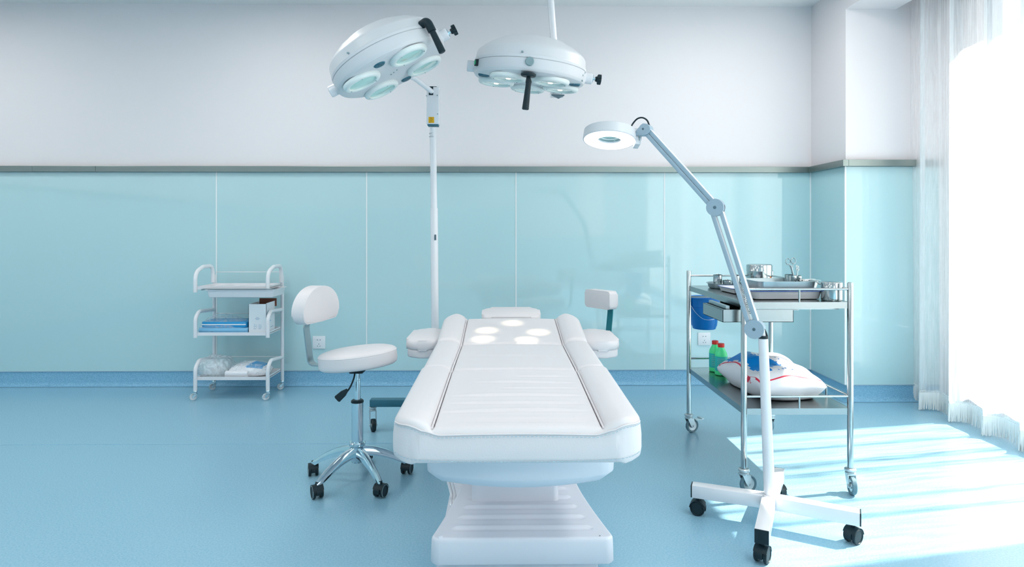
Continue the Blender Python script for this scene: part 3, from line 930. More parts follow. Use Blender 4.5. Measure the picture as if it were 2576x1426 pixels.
# backrest of the left stool: D cushion, face normal towards the seat
def backrest(st, centre, az, outline, thick, bracket_pts, bw, m_br, bend=0.0):
    nrm = V((math.cos(az), math.sin(az), 0)); tng = V((-nrm.y, nrm.x, 0))
    MM = Matrix(((tng.x, 0, nrm.x, centre.x), (tng.y, 0, nrm.y, centre.y), (0, 1, 0, centre.z), (0, 0, 0, 1)))
    bm = B()
    vs = prism(bm, outline, -thick / 2, thick / 2, None, bev=.010)
    if bend:
        bmesh.ops.subdivide_edges(bm, edges=[e for e in bm.edges if abs(e.verts[0].co.x - e.verts[1].co.x) > .05], cuts=8, use_grid_fill=True)
        for v in bm.verts: v.co.z += bend * v.co.x ** 2
    for v in bm.verts: v.co = MM @ v.co
    o = obj('backrest', bm, M_leather, st, world=True, angle=50)
    if not bend:
        bm = B(); pts = [MM @ V((x * .985, y * .985, thick / 2 - .003)) for x, y in outline]
        tube(bm, pts, .0017, 6, closed=True); obj('piping', bm, M_leather, o, world=True)
    bm = B()
    pts = fillet(bracket_pts, .03, 6)
    rings = []
    for i, p in enumerate(pts):
        d = (pts[min(i+1, len(pts)-1)] - pts[max(i-1, 0)]).normalized()
        n2 = tng.cross(d).normalized()
        rings.append([bm.verts.new(p + tng * (a_ * bw / 2) + n2 * (b_ * .0025)) for a_, b_ in ((-1, -1), (1, -1), (1, 1), (-1, 1))])
    for A_, C_ in zip(rings, rings[1:]):
        for k in range(4): bm.faces.new((A_[k], A_[(k+1) % 4], C_[(k+1) % 4], C_[k]))
    bm.faces.new(rings[0][::-1]); bm.faces.new(rings[-1])
    obj('bracket', bm, m_br, st, world=True)
Dout = []
for k in range(33):
    a = math.radians(-12 + 204 * k / 32)
    Dout.append((.146 * math.cos(a) * (1 if math.sin(a) > 0 else 1.0), -.03 + .104 * math.sin(a) if math.sin(a) > 0 else -.03 + .104 * math.sin(a)))
Dout += [(-.136, -.063), (-.118, -.075), (0, -.078), (.118, -.075), (.136, -.063)]
az = math.radians(-14)
cb = W(796, 762, sy_ + .03)
nv = V((math.cos(az), math.sin(az), 0))
bk = cb - nv * .028
backrest(stool, cb, az, Dout, .056,
         [bk + V((0, 0, -.01)), V((bk.x - .012, bk.y - .02, .645)), V((W(781, 922, sy_).x - .004, bk.y - .02, SH - .068 + .0)), V((sx_ - .03, sy_ + .0, SH - .072))], .042, M_steelsat)

stool2 = thing('rolling_stool', 'white stool behind the bed head, showing a curved rectangular backrest on a dark teal bracket', 'stool', (W(1420, 900, 3.5).x, 3.5, 0))
s2x = WM[stool2.name].translation.x
seat_parts(stool2, .50, (0, 0), None, None)
column_parts(stool2, .50, facing=(100, 20, 30, -20, 170))
cb2 = W(1512, 752, 3.42)
az2 = math.radians(180 + 33)
n2v = V((math.cos(az2), math.sin(az2), 0))
bk2 = cb2 - n2v * .03
brx = W(1531, 800, 3.42)
backrest(stool2, cb2, az2, rrect(.20, .096, .018), .060,
         [V((brx.x + .008, 3.40, cb2.z - .01)), V((brx.x + .006, 3.40, .62)), V((brx.x - .01, 3.41, .425)), V((s2x + .02, 3.5, .428))], .040, M_teal)

# ================================================================== SURGICAL LAMPS
def lamp_head(parent, C, n_down, xaxis, pods, grills, lit, R=.268, knob_side=1, handle=None, pod_r=.084):
    zax = -V(n_down).normalized(); xa = V(xaxis); xa = (xa - zax * xa.dot(zax)).normalized(); ya = zax.cross(xa)
    M = Matrix(((xa.x, ya.x, zax.x, C.x), (xa.y, ya.y, zax.y, C.y), (xa.z, ya.z, zax.z, C.z), (0, 0, 0, 1)))
    Ml = WM[parent.name].inverted() @ M
    bm = B()
    k = R / .27
    lathe(bm, [(0, .122), (.12 * k, .122), (.158 * k, .118), (.166 * k, .112), (.205 * k, .095), (.245 * k, .066), (.256 * k, .056), (.262 * k, .046), (.266 * k, .015), (.270 * k, .008), (.270 * k, -.003), (.266 * k, -.0045), (.266 * k, -.006),
               (.270 * k, -.0075), (.270 * k, -.045), (.268 * k, -.053), (.262 * k, -.061), (.250 * k, -.067), (.235 * k, -.070), (0, -.070)], 72)
    head = obj('lamp_head', bm, M_lampwhite, parent, Ml, angle=25)
    for a, rr in pods:
        x = rr * math.cos(math.radians(a)); y = rr * math.sin(math.radians(a))
        bm = B(); p = pod_r / .084
        lathe(bm, [(.086 * p, -.068), (.088 * p, -.074), (.087 * p, -.081), (.082 * p, -.087), (.073 * p, -.090), (.066 * p, -.088), (.0635 * p, -.083), (.0635 * p, -.072)], 40, T(x, y, 0))
        obj('lamp_pod', bm, M_lampbot, head, angle=40)
        bm = B(); lathe(bm, [(0, -.0845), (.03 * p, -.0838), (.0632 * p, -.0815), (.0632 * p, -.076), (0, -.076)], 36, T(x, y, 0)); obj('lens', bm, M_lens, head)
        if lit:
            bm = B(); lathe(bm, [(0, -.088), (.010, -.0865), (.014, -.083)], 16, T(x, y, 0)); obj('bulb', bm, M_bulb, head)
        bm = B()
        for q in range(3):
            aa = math.radians(a + 60 + 120 * q); lathe(bm, [(0, -.0925), (.0022, -.092), (.0028, -.0895)], 8, T(x + .069 * p * math.cos(aa), y + .069 * p * math.sin(aa), .001))
        obj('pod_screws', bm, M_grey, head)
    for a, rr in grills:
        x = rr * math.cos(math.radians(a)); y = rr * math.sin(math.radians(a))
        bm = B(); lathe(bm, [(0, -.074), (.024, -.074), (.027, -.071), (.027, -.065)], 24, T(x, y, 0))
        for q in range(-4, 5): box(bm, (x + q * .005, y, -.075), (.0022, 2 * math.sqrt(max(0, .022 ** 2 - (q * .005) ** 2)), .003))
        obj('vent_grille', bm, M_tealbar, head)
    # hubs at both ends of the pivot axis
    for s in (-1, 1):
        bm = B(); RY = Matrix.Rotation(PI / 2 * s, 4, 'Y')
        lathe(bm, [(.016, R - .012), (.030, R - .008), (.026, R + .004), (.027, R + .008), (.027, R + .030), (.024, R + .033), (0, R + .033)], 28, T(0, 0, -.022) @ RY)
        obj('pivot_hub', bm, M_enamel, head)
    s = 1
    bm = B(); cyl(bm, (R + .03, 0, -.022), (R + .056, 0, -.022), .006, n=14); lathe(bm, [(0, R + .034), (.018, R + .034), (.018, R + .037), (0, R + .037)], 20, T(0, 0, -.022) @ Matrix.Rotation(PI / 2, 4, 'Y')); obj('knob_bolt', bm, M_chrome, head)
    bm = B()
    pts = []
    for q in range(60):
        a = 2 * PI * q / 60; rr = .021 + .0045 * math.cos(5 * a); pts.append((rr * math.cos(a), rr * math.sin(a)))
    prism(bm, pts, R + .058, R + .076, T(0, 0, -.022) @ Matrix.Rotation(PI / 2, 4, 'Y'), bev=.003); cyl(bm, (R + .048, 0, -.022), (R + .060, 0, -.022), .011, .015, n=16)
    obj('star_knob', bm, M_black, head)
    # yoke arc behind
    bm = B(); pts = []
    for q in range(25):
        a = PI * q / 24; pts.append((math.cos(a) * (R + .020), .02 + math.sin(a) * (R + .018), -.022 + .05 * math.sin(a)))
    tube(bm, pts, .012, 10); obj('yoke', bm, M_enamel, head)
    # handle
    a, kind = handle
    ca, sa = math.cos(math.radians(a)), math.sin(math.radians(a))
    bm = B()
    rr = R * .93 if kind == 'under' else R + .012
    z0 = -.072 if kind == 'under' else .012
    if kind == 'under':
        P = [V((rr * ca, rr * sa, z0 - .012)), V((rr * ca + .004, rr * sa, z0 - .035)), V((rr * ca + .002, rr * sa, z0 - .155))]
        tube(bm, [P[0], P[1], P[1] + (P[2] - P[1]) * .1, P[2], P[2] - V((0, 0, .003))], [.008, .014, .012, .0155, .012], 18)
        lathe(bm, [(0, -.090), (.030, -.089), (.034, -.084), (.034, -.078), (.026, -.072)], 24, T(rr * ca, rr * sa, .004) @ Matrix.Scale(.5, 4, (0, 1, 0)) if False else T(rr * ca, rr * sa, .004))
    else:
        tube(bm, fillet([(R * ca * .96, R * sa * .96, z0), ((R + .030) * ca, (R + .030) * sa, z0 - .002), ((R + .030) * ca, (R + .030) * sa, z0 - .052)], .02, 6), .0185, 18)
        tube(bm, [((R + .030) * ca, (R + .030) * sa, z0 - .048), ((R + .028) * ca, (R + .028) * sa, z0 - .150), ((R + .028) * ca, (R + .028) * sa, z0 - .153)], [.0135, .0155, .012], 18)
    obj('handle', bm, M_black, head)
    # small screw on the side
    bm = B()
    for aa in ((-100, .018),) if kind == 'under' else ((-118, .020),):
        x = R * math.cos(math.radians(aa[0])); y = R * math.sin(math.radians(aa[0]))
        lathe(bm, [(0, .004), (.004, .003), (.005, -.002)], 12, T(x, y, aa[1]) @ V((x, y, 0)).to_track_quat('Z', 'Y').to_matrix().to_4x4())
    obj('side_screw', bm, M_grey, head)
    return head, M
# --- lamp on a floor stand
YP = 3.42
pb = G(1097, 1070); XPole = W(1096, 830, YP).x
lampL = thing('surgical_lamp', 'tilted four-lens surgical lamp on a tall wheeled floor stand behind the bed, on the left', 'surgical lamp', (XPole, YP, 0))
xend = W(932, 1010, YP - .04).x
bm = B(); z0 = W(900, 1021, YP - .04).z; z1 = W(900, 1003, YP - .04).z
box2(bm, (xend, YP - .065, z0), (XPole + .34, YP - .015, z1), .003)
box2(bm, (XPole - .025, YP - .33, z0), (XPole + .025, YP + .32, z1), .003)
obj('stand_base', bm, M_tealbar, lampL, world=True)
for x, y, a in ((xend + .012, YP - .04, 200), (XPole + .31, YP - .04, 160), (XPole, YP - .30, 30), (XPole, YP + .29, 90)):
    fork_caster(lampL, T(V((x, y, 0)) - WM[lampL.name].translation) @ rotz(math.radians(a)), r=.033, w=.024, top=z0, m_wheel=M_black)
bm = B()
tp = W(1088, 313, YP); jt = W(1092, 525, YP)
tube(bm, [(XPole, YP, z1 - .01), jt], [.0205, .0205], 28); tube(bm, [jt, W(1089, 322, YP)], [.0175, .0175], 28)
tube(bm, [jt - V((0, 0, .004)), jt + V((0, 0, .001))], [.0212, .0212], 28)
obj('pole', bm, M_enamel, lampL, world=True)
bm = B(); c = W(1095, 597, YP - .021); box(bm, c, (.010, .006, .030), .002); obj('switch', bm, M_darkgrey, lampL, world=True)
bm = B()
for py in (337, 345): 
    c = W(1088, py, YP); tube(bm, [c, c + V((0, 0, .004))], [.0185, .0185], 24)
obj('pole_clamp', bm, M_steel, lampL, world=True)
ba, bb = W(1073, 312, YP - .03), W(1104, 218, YP - .03)
bm = B(); box2(bm, (ba.x, YP - .03, ba.z), (bb.x, YP + .03, bb.z), .003); hs = obj('housing', bm, M_enamel, lampL, world=True)
bm = B(); box2(bm, (ba.x + .004, YP - .028, ba.z - .007), (bb.x - .004, YP + .028, ba.z), .001); obj('bottom_cap', bm, M_tealbar, hs, world=True)
bm = B(); box2(bm, (ba.x + .012, YP - .0312, bb.z - .045), (bb.x - .030, YP - .0295, bb.z + .001)); box2(bm, (ba.x + .012, YP - .0312, bb.z), (bb.x - .012, YP + .01, bb.z + .0015)); obj('slot', bm, M_black, hs, world=True)
bm = B(); c1, c2 = W(1078, 309, YP - .032), W(1092, 294, YP - .032); box2(bm, (c1.x, YP - .0312, c1.z), (c2.x, YP - .030, c2.z)); 
st_ = obj('warning_sticker', bm, M_yellow, hs, world=True)
bm = B(); m0 = (c1 + c2) / 2
for q in range(7):
    dx = (c2.x - c1.x) * (-.22 + .44 * ((q * 37) % 10) / 10); dz = (c2.z - c1.z) * (-.36 + .72 * q / 6)
    box(bm, (m0.x + dx, YP - .0316, m0.z + dz), (.0062, .0006, .0013), M=None)
obj('sticker_print', bm, M_black, hs, world=True)
bm = B()
for px, py in ((1073, 241), (1100, 240), (1101, 287)):
    c = W(px, py, YP - .031); cyl(bm, c, c + V((0, -.004, 0)), .003, n=10)
obj('housing_screws', bm, M_grey, hs, world=True)
CL = W(973, 147, 2.92)
headL, ML = lamp_head(lampL, CL, (.451, .012, -.893), (.893, 0, .451), [(39, .178), (123, .178), (219, .178), (303, .178)], [(81, .20), (261, .20)], False, handle=(-38, 'side'))
bm = B()
p1 = W(1087, 231, YP - .02); p0 = W(1042, 196, 3.20)
tube(bm, [p1 + V((.006, .01, -.004)), p1, p0, CL + V((.0, .12, -.02))], .0135, 16); obj('arm', bm, M_enamel, lampL, world=True)
bm = B(); 
for c_ in ((0, 0), (.018, -.012), (-.016, .010)):
    lathe(bm, [(0, -.0735), (.003, -.073), (.0035, -.069)], 8, ML @ T(c_[0], c_[1], 0))
obj('underside_screws', bm, M_grey, headL, world=True)

# --- lamp hanging on a rod from the ceiling
CR = W(1334, 170, 3.05)
jr = W(1402, 220, 3.40)
rt = W(1383, -25, 3.40)
xr0 = W(1393, 97, 3.40); d_ = (rt - xr0)
tt = (ZC - xr0.z) / d_.z; top = xr0 + d_ * tt
lampR = thing('surgical_lamp', 'five-lens surgical lamp lit above the bed, hanging on a white rod from the ceiling', 'surgical lamp', (top.x, top.y, ZC))
bm = B(); tube(bm, [top, xr0, V((jr.x - .01, 3.40, jr.z + .02))], .0185, 24); obj('rod', bm, M_enamel, lampR, world=True)
bm = B(); lathe(bm, [(0, ZC), (.07, ZC), (.07, ZC - .012), (.05, ZC - .03), (.02, ZC - .035), (0, ZC - .035)], 32, T(top.x, top.y, 0)); obj('ceiling_rose', bm, M_enamel, lampR, world=True)
headR, MR = lamp_head(lampR, CR, (-.10, .075, -.99), (.995, 0, -.10), [(90, .165), (18, .165), (162, .165), (234, .165), (306, .165)], [(270, .225), (198, .225), (342, .225)], True, handle=(-92, 'under'))
bm = B(); a = W(1386, 222, 3.38); b = W(1419, 243, 3.38)
box2(bm, (a.x, 3.36, b.z + .006), (b.x, 3.44, jr.z + .05), .002); obj('yoke_block', bm, M_enamel, lampR, world=True)
bm = B(); box2(bm, (a.x + .010, 3.352, b.z + .014), (b.x - .010, 3.362, jr.z + .03)); prism(bm, [(a.x, 3.35), (b.x, 3.36), ((a.x+b.x)/2 + .01, 3.44)], b.z, b.z + .006); obj('block_cover', bm, M_darkgrey, lampR, world=True)
# round grey button and green terminal
def on_head(M, R, ang, z): 
    a = math.radians(ang); return M @ T(R * math.cos(a), R * math.sin(a), z) @ V((math.cos(a), math.sin(a), 0)).to_track_quat('Z', 'Y').to_matrix().to_4x4()
bm = B(); lathe(bm, [(0, .009), (.017, .0088), (.0195, .006), (.0195, -.002)], 28, on_head(MR, .268, -92, -.022)); obj('round_button', bm, M_grey, headR, world=True)
bm = B(); box(bm, (0, 0, .004), (.022, .030, .016), .002, M=on_head(MR, .268, -157, -.022)); obj('terminal', bm, M_black, headR, world=True)
bm = B(); box(bm, (0, 0, .013), (.014, .018, .003), .0, M=on_head(MR, .268, -157, -.022)); obj('terminal_face', bm, M_greenlit, headR, world=True)
bm = B()
for aa, zz in ((-24, -.030), (-24, -.055), (-17, -.012)):
    lathe(bm, [(0, .002), (.004, .0015), (.005, -.001)], 10, on_head(MR, .268, aa, zz))
obj('rivets', bm, M_grey, headR, world=True)
for i, (a, rr) in enumerate([(90, .165), (18, .165), (162, .165), (234, .165), (306, .165)]):
    sd = bpy.data.lights.new('lens_light', 'SPOT'); sd.energy = 36; sd.spot_size = math.radians(6.4); sd.spot_blend = .7; sd.shadow_soft_size = .006; sd.color = (1.0, .82, .55)
    so = bpy.data.objects.new('lens_light', sd); COL.objects.link(so)
    p = MR @ V((rr * math.cos(math.radians(a)), rr * math.sin(math.radians(a)), -.112))
    tg = [W(1290, 801, 3.05), W(1355, 831, 2.9), W(1225, 823, 2.93), W(1215, 851, 2.80), W(1325, 856, 2.78)][i]
    so.location = p
    so.rotation_euler = (tg - p).to_track_quat('-Z', 'Y').to_euler()

# ================================================================== MAGNIFIER LAMP
YM = 2.273
mb = G(1935, 1287); MC = V((.95, YM, 0))
mag = thing('magnifier_lamp', 'white ring magnifier lamp on a jointed arm and wheeled cross base, beside the steel trolley', 'magnifier lamp', (MC.x, MC.y, 0))
ends = [(G(1750, 1292), M_black), (G(2153, 1366), M_black), (G(1917, 1416), M_black), (G(1958, 1250), M_black)]
ctr = V((.952, YM, 0))
for i, (e, m_) in enumerate(ends):
    d = V((e.x - ctr.x, e.y - ctr.y, 0)); L = d.length + .012; a = math.atan2(d.y, d.x)
    bm = B(); z0, z1 = .066, .112
    box2(bm, (.015, -.022, z0), (L, .022, z1), .002)
    lg = obj('leg', bm, M_enamel, mag, T(ctr - V((MC.x, MC.y, 0))) @ rotz(a))
    bm = B(); box2(bm, (L, -.0215, z0 + .001), (L + .004, .0215, z1 - .001), .001); obj('end_cap', bm, M_black, lg)
    twin_caster(mag, T(V((e.x, e.y, 0)) - V((MC.x, MC.y, 0)) - V((math.cos(a), math.sin(a), 0)) * .008) @ rotz([math.radians(65), math.radians(-60), math.radians(-40), math.radians(20)][i]), r=.0265, ring=False)
bm = B(); box(bm, (ctr.x, ctr.y, .089), (.05, .05, .047), .002); obj('hub', bm, M_enamel, mag, world=True)
bm = B(); pt = W(1920, 851, YM); pbm = V((W(1936, 1262, YM).x, YM, .11))
tube(bm, [pbm, pbm + (pt - pbm) * .4, pt], [.0195, .0185, .0165], 28); obj('pole', bm, M_enamel, mag, world=True)
bm = B(); tube(bm, [pt, pt + V((0, 0, .010))], [.0172, .0165], 24); obj('pole_cap', bm, M_black, mag, world=True)
AL = math.radians(33); TA = math.tan(AL); NA = V((math.sin(AL), math.cos(AL), 0))
def PW(px, py, off=0.0):
    d = ray(px, py); t = (YM + pt.x * TA) / (d.y + d.x * TA); return CAMP + d * t + NA * off
RA = rotz(-AL)
j1, j2, j3 = PW(1899, 827), PW(1801, 522), PW(1627, 328)
bm = B(); cyl(bm, pt, pt + V((-.004, 0, .03)), .010, n=14); tube(bm, [pt + V((-.003, 0, .02)), j1 + V((.008, 0, -.01))], .014, 12); obj('swivel', bm, M_enamel, mag, world=True)
def disc(c, r, w, name, m=M_armblue):
    bm = B(); prism(bm, [(r * math.cos(2*PI*k/40), r * math.sin(2*PI*k/40)) for k in range(40)], -w / 2, w / 2, T(c) @ RA @ Matrix.Rotation(PI / 2, 4, 'X'), bev=.0015)
    o = obj(name, bm, m, mag, world=True)
    bm = B(); lathe(bm, [(0, .002), (.003, .002), (.0055, .001), (.0062, -.001)], 14, T(c - NA * (w / 2)) @ RA @ Matrix.Rotation(PI / 2, 4, 'X')); obj('bolt', bm, M_darkgrey, o, world=True)
    return o
disc(j1, .034, .034, 'joint_disc'); disc(j2, .032, .034, 'joint_disc')
def bar(name, a, b, w=.0150, dpt=.030):
    d = (b - a); L = d.length; e1 = d.normalized(); e2 = NA; e3 = e2.cross(e1).normalized()
    MM = Matrix(((e1.x, e2.x, e3.x, a.x), (e1.y, e2.y, e3.y, a.y), (e1.z, e2.z, e3.z, a.z), (0, 0, 0, 1)))
    bm = B(); box2(bm, (0, -dpt / 2, -w / 2), (L, dpt / 2, w / 2), .0012, M=MM)
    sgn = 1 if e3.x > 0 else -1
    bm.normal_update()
    for f in bm.faces: f.material_index = 1 if f.calc_center_median().lerp(a + d / 2, 0).x > -9 and ((f.calc_center_median() - (a + d / 2)).dot(e3) * sgn > w * .45) else 0  # right-hand faces coloured white to stand in for window light on the bars
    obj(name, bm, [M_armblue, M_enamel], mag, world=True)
def perp(a, b):
    e = (b - a).normalized(); return NA.cross(e).normalized()
q = perp(j1, j2)
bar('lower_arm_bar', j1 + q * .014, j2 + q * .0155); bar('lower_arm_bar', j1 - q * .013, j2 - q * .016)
q = perp(j2, j3)
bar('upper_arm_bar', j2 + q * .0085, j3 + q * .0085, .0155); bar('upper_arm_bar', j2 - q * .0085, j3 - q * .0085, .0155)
bm = B()  # tension spring inside the lower arm
n = 120; q = perp(j1, j2); e = (j2 - j1)
tube(bm, [j1 + e * (.12 + .25 * k / n) + V((0, math.cos(k * .9) * .004, 0)) + q * math.sin(k * .9) * .004 for k in range(n)], .001, 5)
obj('spring', bm, M_steel, mag, world=True)
# head bracket: teardrop plate
bm = B()
outl = []
UA = V((math.cos(AL), -math.sin(AL), 0))
def uz(p): q_ = p - j3; return (q_.dot(UA), q_.z)
for px, py in ((1599, 341), (1601, 334), (1615, 318), (1620, 313)): outl.append(uz(PW(px, py)))
for k in range(12):
    a = math.radians(125 - 185 * k / 11); outl.append(uz(PW(1626 + 14 * math.cos(a), 326 - 14 * math.sin(a))))
for px, py in ((1632, 340), (1620, 342), (1601, 342)): outl.append(uz(PW(px, py)))
MX = Matrix(((UA.x, 0, -NA.x, j3.x), (UA.y, 0, -NA.y, j3.y), (0, 1, 0, j3.z), (0, 0, 0, 1)))
prism(bm, outl, -.020, .020, MX, bev=.0012); hb = obj('head_bracket', bm, M_armblue, mag, world=True)
bm = B()
for px, py, r in ((1622, 326, .0045), (1603, 334, .0035)):
    c = PW(px, py, -.0205); lathe(bm, [(0, .002), (r * .6, .002), (r, 0), (r, -.002)], 14, T(c) @ RA @ Matrix.Rotation(PI / 2, 4, 'X'))
obj('bracket_bolts', bm, M_darkgrey, hb, world=True)
bm = B(); c = PW(1596, 338, -.01); cyl(bm, c - UA * .012, c + UA * .010, .0085, n=16); c2 = PW(1611, 344, -.01); cyl(bm, c2, c2 - V((0, 0, .006)), .003, n=10); box(bm, c2 - V((0, 0, .010)), (.003, .003, .012), .001); obj('tilt_bolt', bm, M_grey, hb, world=True)
# ring head
YH = PW(1590, 340).y; CHd = W(1533, 352, YH)
nd = V((-.085, -.215, -.97)).normalized(); za = -nd; xa = V((1, 0, 0)); xa = (xa - za * xa.dot(za)).normalized(); ya = za.cross(xa)
MH = Matrix(((xa.x, ya.x, za.x, CHd.x), (xa.y, ya.y, za.y, CHd.y), (xa.z, ya.z, za.z, CHd.z), (0, 0, 0, 1))) @ Matrix.Scale(YH / 2.263, 4)
RH = .0945
bm = B(); lathe(bm, [(.043, .0), (.043, .034), (.060, .037), (RH * .93, .036), (RH * .97, .033), (RH, .0), (RH * .985, -.002), (RH * .95, -.002), (.043, 0)], 64, MH)
hd = obj('lamp_head', bm, M_lampwhite, mag, world=True)
bm = B(); lathe(bm, [(.041, .002), (.043, -.004), (.055, -.0075), (.080, -.007), (RH * .955, -.002), (RH * .95, .0)], 64, MH); obj('ring_diffuser', bm, M_ringglow, hd, world=True)
bm = B(); lathe(bm, [(0, .017), (.03, .0155), (.042, .013), (.042, .010), (0, .006)], 40, MH); obj('magnifying_lens', bm, M_glasslens, hd, world=True)
bm = B(); torus(bm, .0425, .0016, MH @ T(0, 0, .010), 40, 6); obj('lens_rim', bm, M_grey, hd, world=True)
bm = B()
for s in (-1, 1): box(bm, (s * .046, -.01, -.0065), (.0015, .003, .012), 0, M=MH)
obj('clips', bm, M_enamel, hd, world=True)
bm = B(); box(bm, (RH - .004, .008, .022), (.040, .062, .046), .004, M=MH); box(bm, (RH - .03, .012, .042), (.06, .045, .012), .003, M=MH); box(bm, (RH + .004, .003, .0), (.020, .05, .03), .003, M=MH)
obj('head_neck', bm, M_lampwhite, hd, world=True)
bm = B(); c = W(1584, 328, YH - .02); tube(bm, [c, c + V((-.005, 0, .006))], .0045, 12); obj('cord_grommet', bm, M_cream, hd, world=True)
bm = B(); pts = [W(1586, 323, YH - .02), PW(1592, 311), PW(1603, 299), PW(1616, 296), PW(1628, 303), PW(1634, 318)]
tube(bm, spline(pts, 8), .0033, 8); obj('power_cord', bm, M_black, mag, world=True)
bm = B(); pts = [PW(1816, 510, .0), PW(1822, 519, .0), PW(1820, 532, .0)]
tube(bm, spline(pts, 6), .003, 8); obj('power_cord', bm, M_black, mag, world=True)
bm = B(); pts = [PW(1902, 806), PW(1913, 816), PW(1923, 829), PW(1929, 843), PW(1930, 855)]
tube(bm, spline(pts, 8), .0032, 8); obj('power_cord', bm, M_black, mag, world=True)

# ================================================================== STEEL TROLLEY
TX0, TX1 = .968, 1.400
TY0, TY1 = 2.555, 3.32
trol = thing('steel_trolley', 'two-tier stainless steel instrument trolley with guard rails and a pulled-out drawer', 'trolley', (TX0, TY0, 0))
PT = .850
for i, (x, y, a) in enumerate(((TX0, TY0, -75), (TX1, TY0, 170), (TX0, TY1, -70), (TX1, TY1, 20))):
    bm = B(); r = .0118
    tube(bm, [(x, y, .102), (x, y, PT - .006), (x, y, PT - .001), (x, y, PT)], [r, r, r * .8, r * .35], 20); obj('post', bm, M_steel, trol, world=True)
    bm = B(); tube(bm, [(x, y, .095), (x, y, .112)], .0095, 16); obj('stem_sleeve', bm, M_zinc, trol, world=True)
    fork_caster(trol, T(V((x, y, 0)) - WM[trol.name].translation) @ rotz(math.radians(a)), r=.036, w=.02, top=.100, brake=(i in (2,)))
def shelf(z, th=.025):
    bm = B(); box2(bm, (TX0, TY0, z - .0015), (TX1, TY1, z))
    for a, b in (((TX0 - .001, TY0 - .001), (TX1 + .001, TY0 + .001)), ((TX0 - .001, TY1 - .001), (TX1 + .001, TY1 + .001)), ((TX0 - .001, TY0), (TX0 + .001, TY1)), ((TX1 - .001, TY0), (TX1 + .001, TY1))):
        box2(bm, (a[0], a[1], z - th), (b[0], b[1], z + .0005))
    return obj('shelf', bm, M_steelsheet, trol, world=True, smooth=False)
ZS1, ZS2 = .769, .340
shelf(ZS1); shelf(ZS2)
def rail(a, b, z, zs, balus):
    a = V((a[0], a[1], z)); b = V((b[0], b[1], z)); bm = B()
    tube(bm, [a, b], .0048, 12); o = obj('guard_rail', bm, M_steel, trol, world=True)
    for t in balus:
        p = a + (b - a) * t; bm = B(); tube(bm, [p, V((p.x, p.y, zs))], .0042, 12); obj('baluster', bm, M_steel, o, world=True)
for z, zs, fb in ((.822, ZS1, (.52,)), (.389, ZS2, (.52,))):
    rail((TX0, TY0), (TX1, TY0), z, zs, fb)
    rail((TX1, TY0), (TX1, TY1), z, zs, (.25, .5, .75))
    rail((TX0, TY1), (TX1, TY1), z, zs, ())
# drawer and slides
bm = B(); dx0, dx1, dy0, dy1, dz0, dz1 = .898, 1.19, 2.60, 2.86, .682, .733
box2(bm, (dx0, dy0, dz0), (dx1, dy1, dz0 + .002)); 
for a, b in (((dx0, dy0), (dx1, dy0 + .002)), ((dx0, dy1 - .002), (dx1, dy1)), ((dx0, dy0), (dx0 + .002, dy1)), ((dx1 - .002, dy0), (dx1, dy1))): box2(bm, (a[0], a[1], dz0), (b[0], b[1], dz1))
box2(bm, (dx0 + .002, dy0 - .004, dz1 - .001), (dx1 + .02, dy0 + .006, dz1 + .001))
box2(bm, (dx0, dy0 + .012, dz1 - .0015), (dx0 + .012, dy1 - .01, dz1))
obj('drawer', bm, M_steelsheet, trol, world=True, smooth=False)
bm = B()
for y in (dy0 + .008, dy1 - .008):
    box2(bm, (TX0 + .004, y - .005, dz1 + .001), (TX1 - .02, y + .005, ZS1 - .003))
box2(bm, (dx0 + .02, dy0 + .02, dz1 - .003), (dx0 + .035, dy1 - .02, ZS1 - .022))
obj('drawer_slide', bm, M_steelsat, trol, world=True, smooth=False)

# things on the top shelf
def can(name, label, px, Y, zb, h, r, lid=True, m=M_steel, group=None, extra=None, n=40):
    c = W(px, 700, Y)
    t = thing(name, label, 'canister' if lid else 'cup', (c.x, c.y, zb), group=group)
    bm = B()
    if lid:
        lathe(bm, [(0, 0.0005), (r * .93, .0005), (r * .985, .003), (r, .007), (r, h * .72), (r * .97, h * .73), (0, h * .73)], n)
        obj('body', bm, m, t)
        bm = B(); lathe(bm, [(r * .97, h * .70), (r * 1.035, h * .70), (r * 1.035, h * .715), (r * 1.02, h * .73), (r * 1.02, h * .93), (r, h * .965), (r * .93, h * .985), (r * .5, h), (0, h)], n); obj('lid', bm, m, t)
    else:
        lathe(bm, [(0, .0005), (r * .95, .0005), (r, .004), (r, h - .002), (r * 1.05, h), (r * 1.05, h + .0015), (r * .97, h), (r * .96, .003), (0, .003)], n)
        obj('body', bm, m, t)
    return t, c
can('steel_canister', 'large lidded steel canister with an orange sticker, at the back of the trolley top', 1910, 3.235, ZS1, .119, .0615)
cA, cAp = None, None
o_, c_ = (bpy.data.objects['steel_canister'], W(1910, 700, 3.235))
bm = B()
MMs = T((c_.x, c_.y, ZS1)) @ rotz(math.radians(-52))
pts = [(-.013, .030), (.013, .030), (0.0, .050)]
R_ = .0622
vsx = []
for k in range(7):
    t = k / 6; 
    a = (-.017 + .034 * t) / R_
    hgt = .024 * (1 - abs(2 * t - 1)) + .001
    vsx.append((a, hgt))
lo = [bm.verts.new(MMs @ V((R_ * math.cos(a), R_ * math.sin(a), .036))) for a, h_ in vsx]; hi = [bm.verts.new(MMs @ V((R_ * math.cos(a), R_ * math.sin(a), .036 + h_))) for a, h_ in vsx]
for k in range(6): bm.faces.new((lo[k], lo[k+1], hi[k+1], hi[k]))
obj('sticker', bm, M_orange, o_, world=True)
can('steel_canister', 'small lidded steel canister at the right front corner of the trolley top', 2092, 2.625, ZS1, .078, .0405)

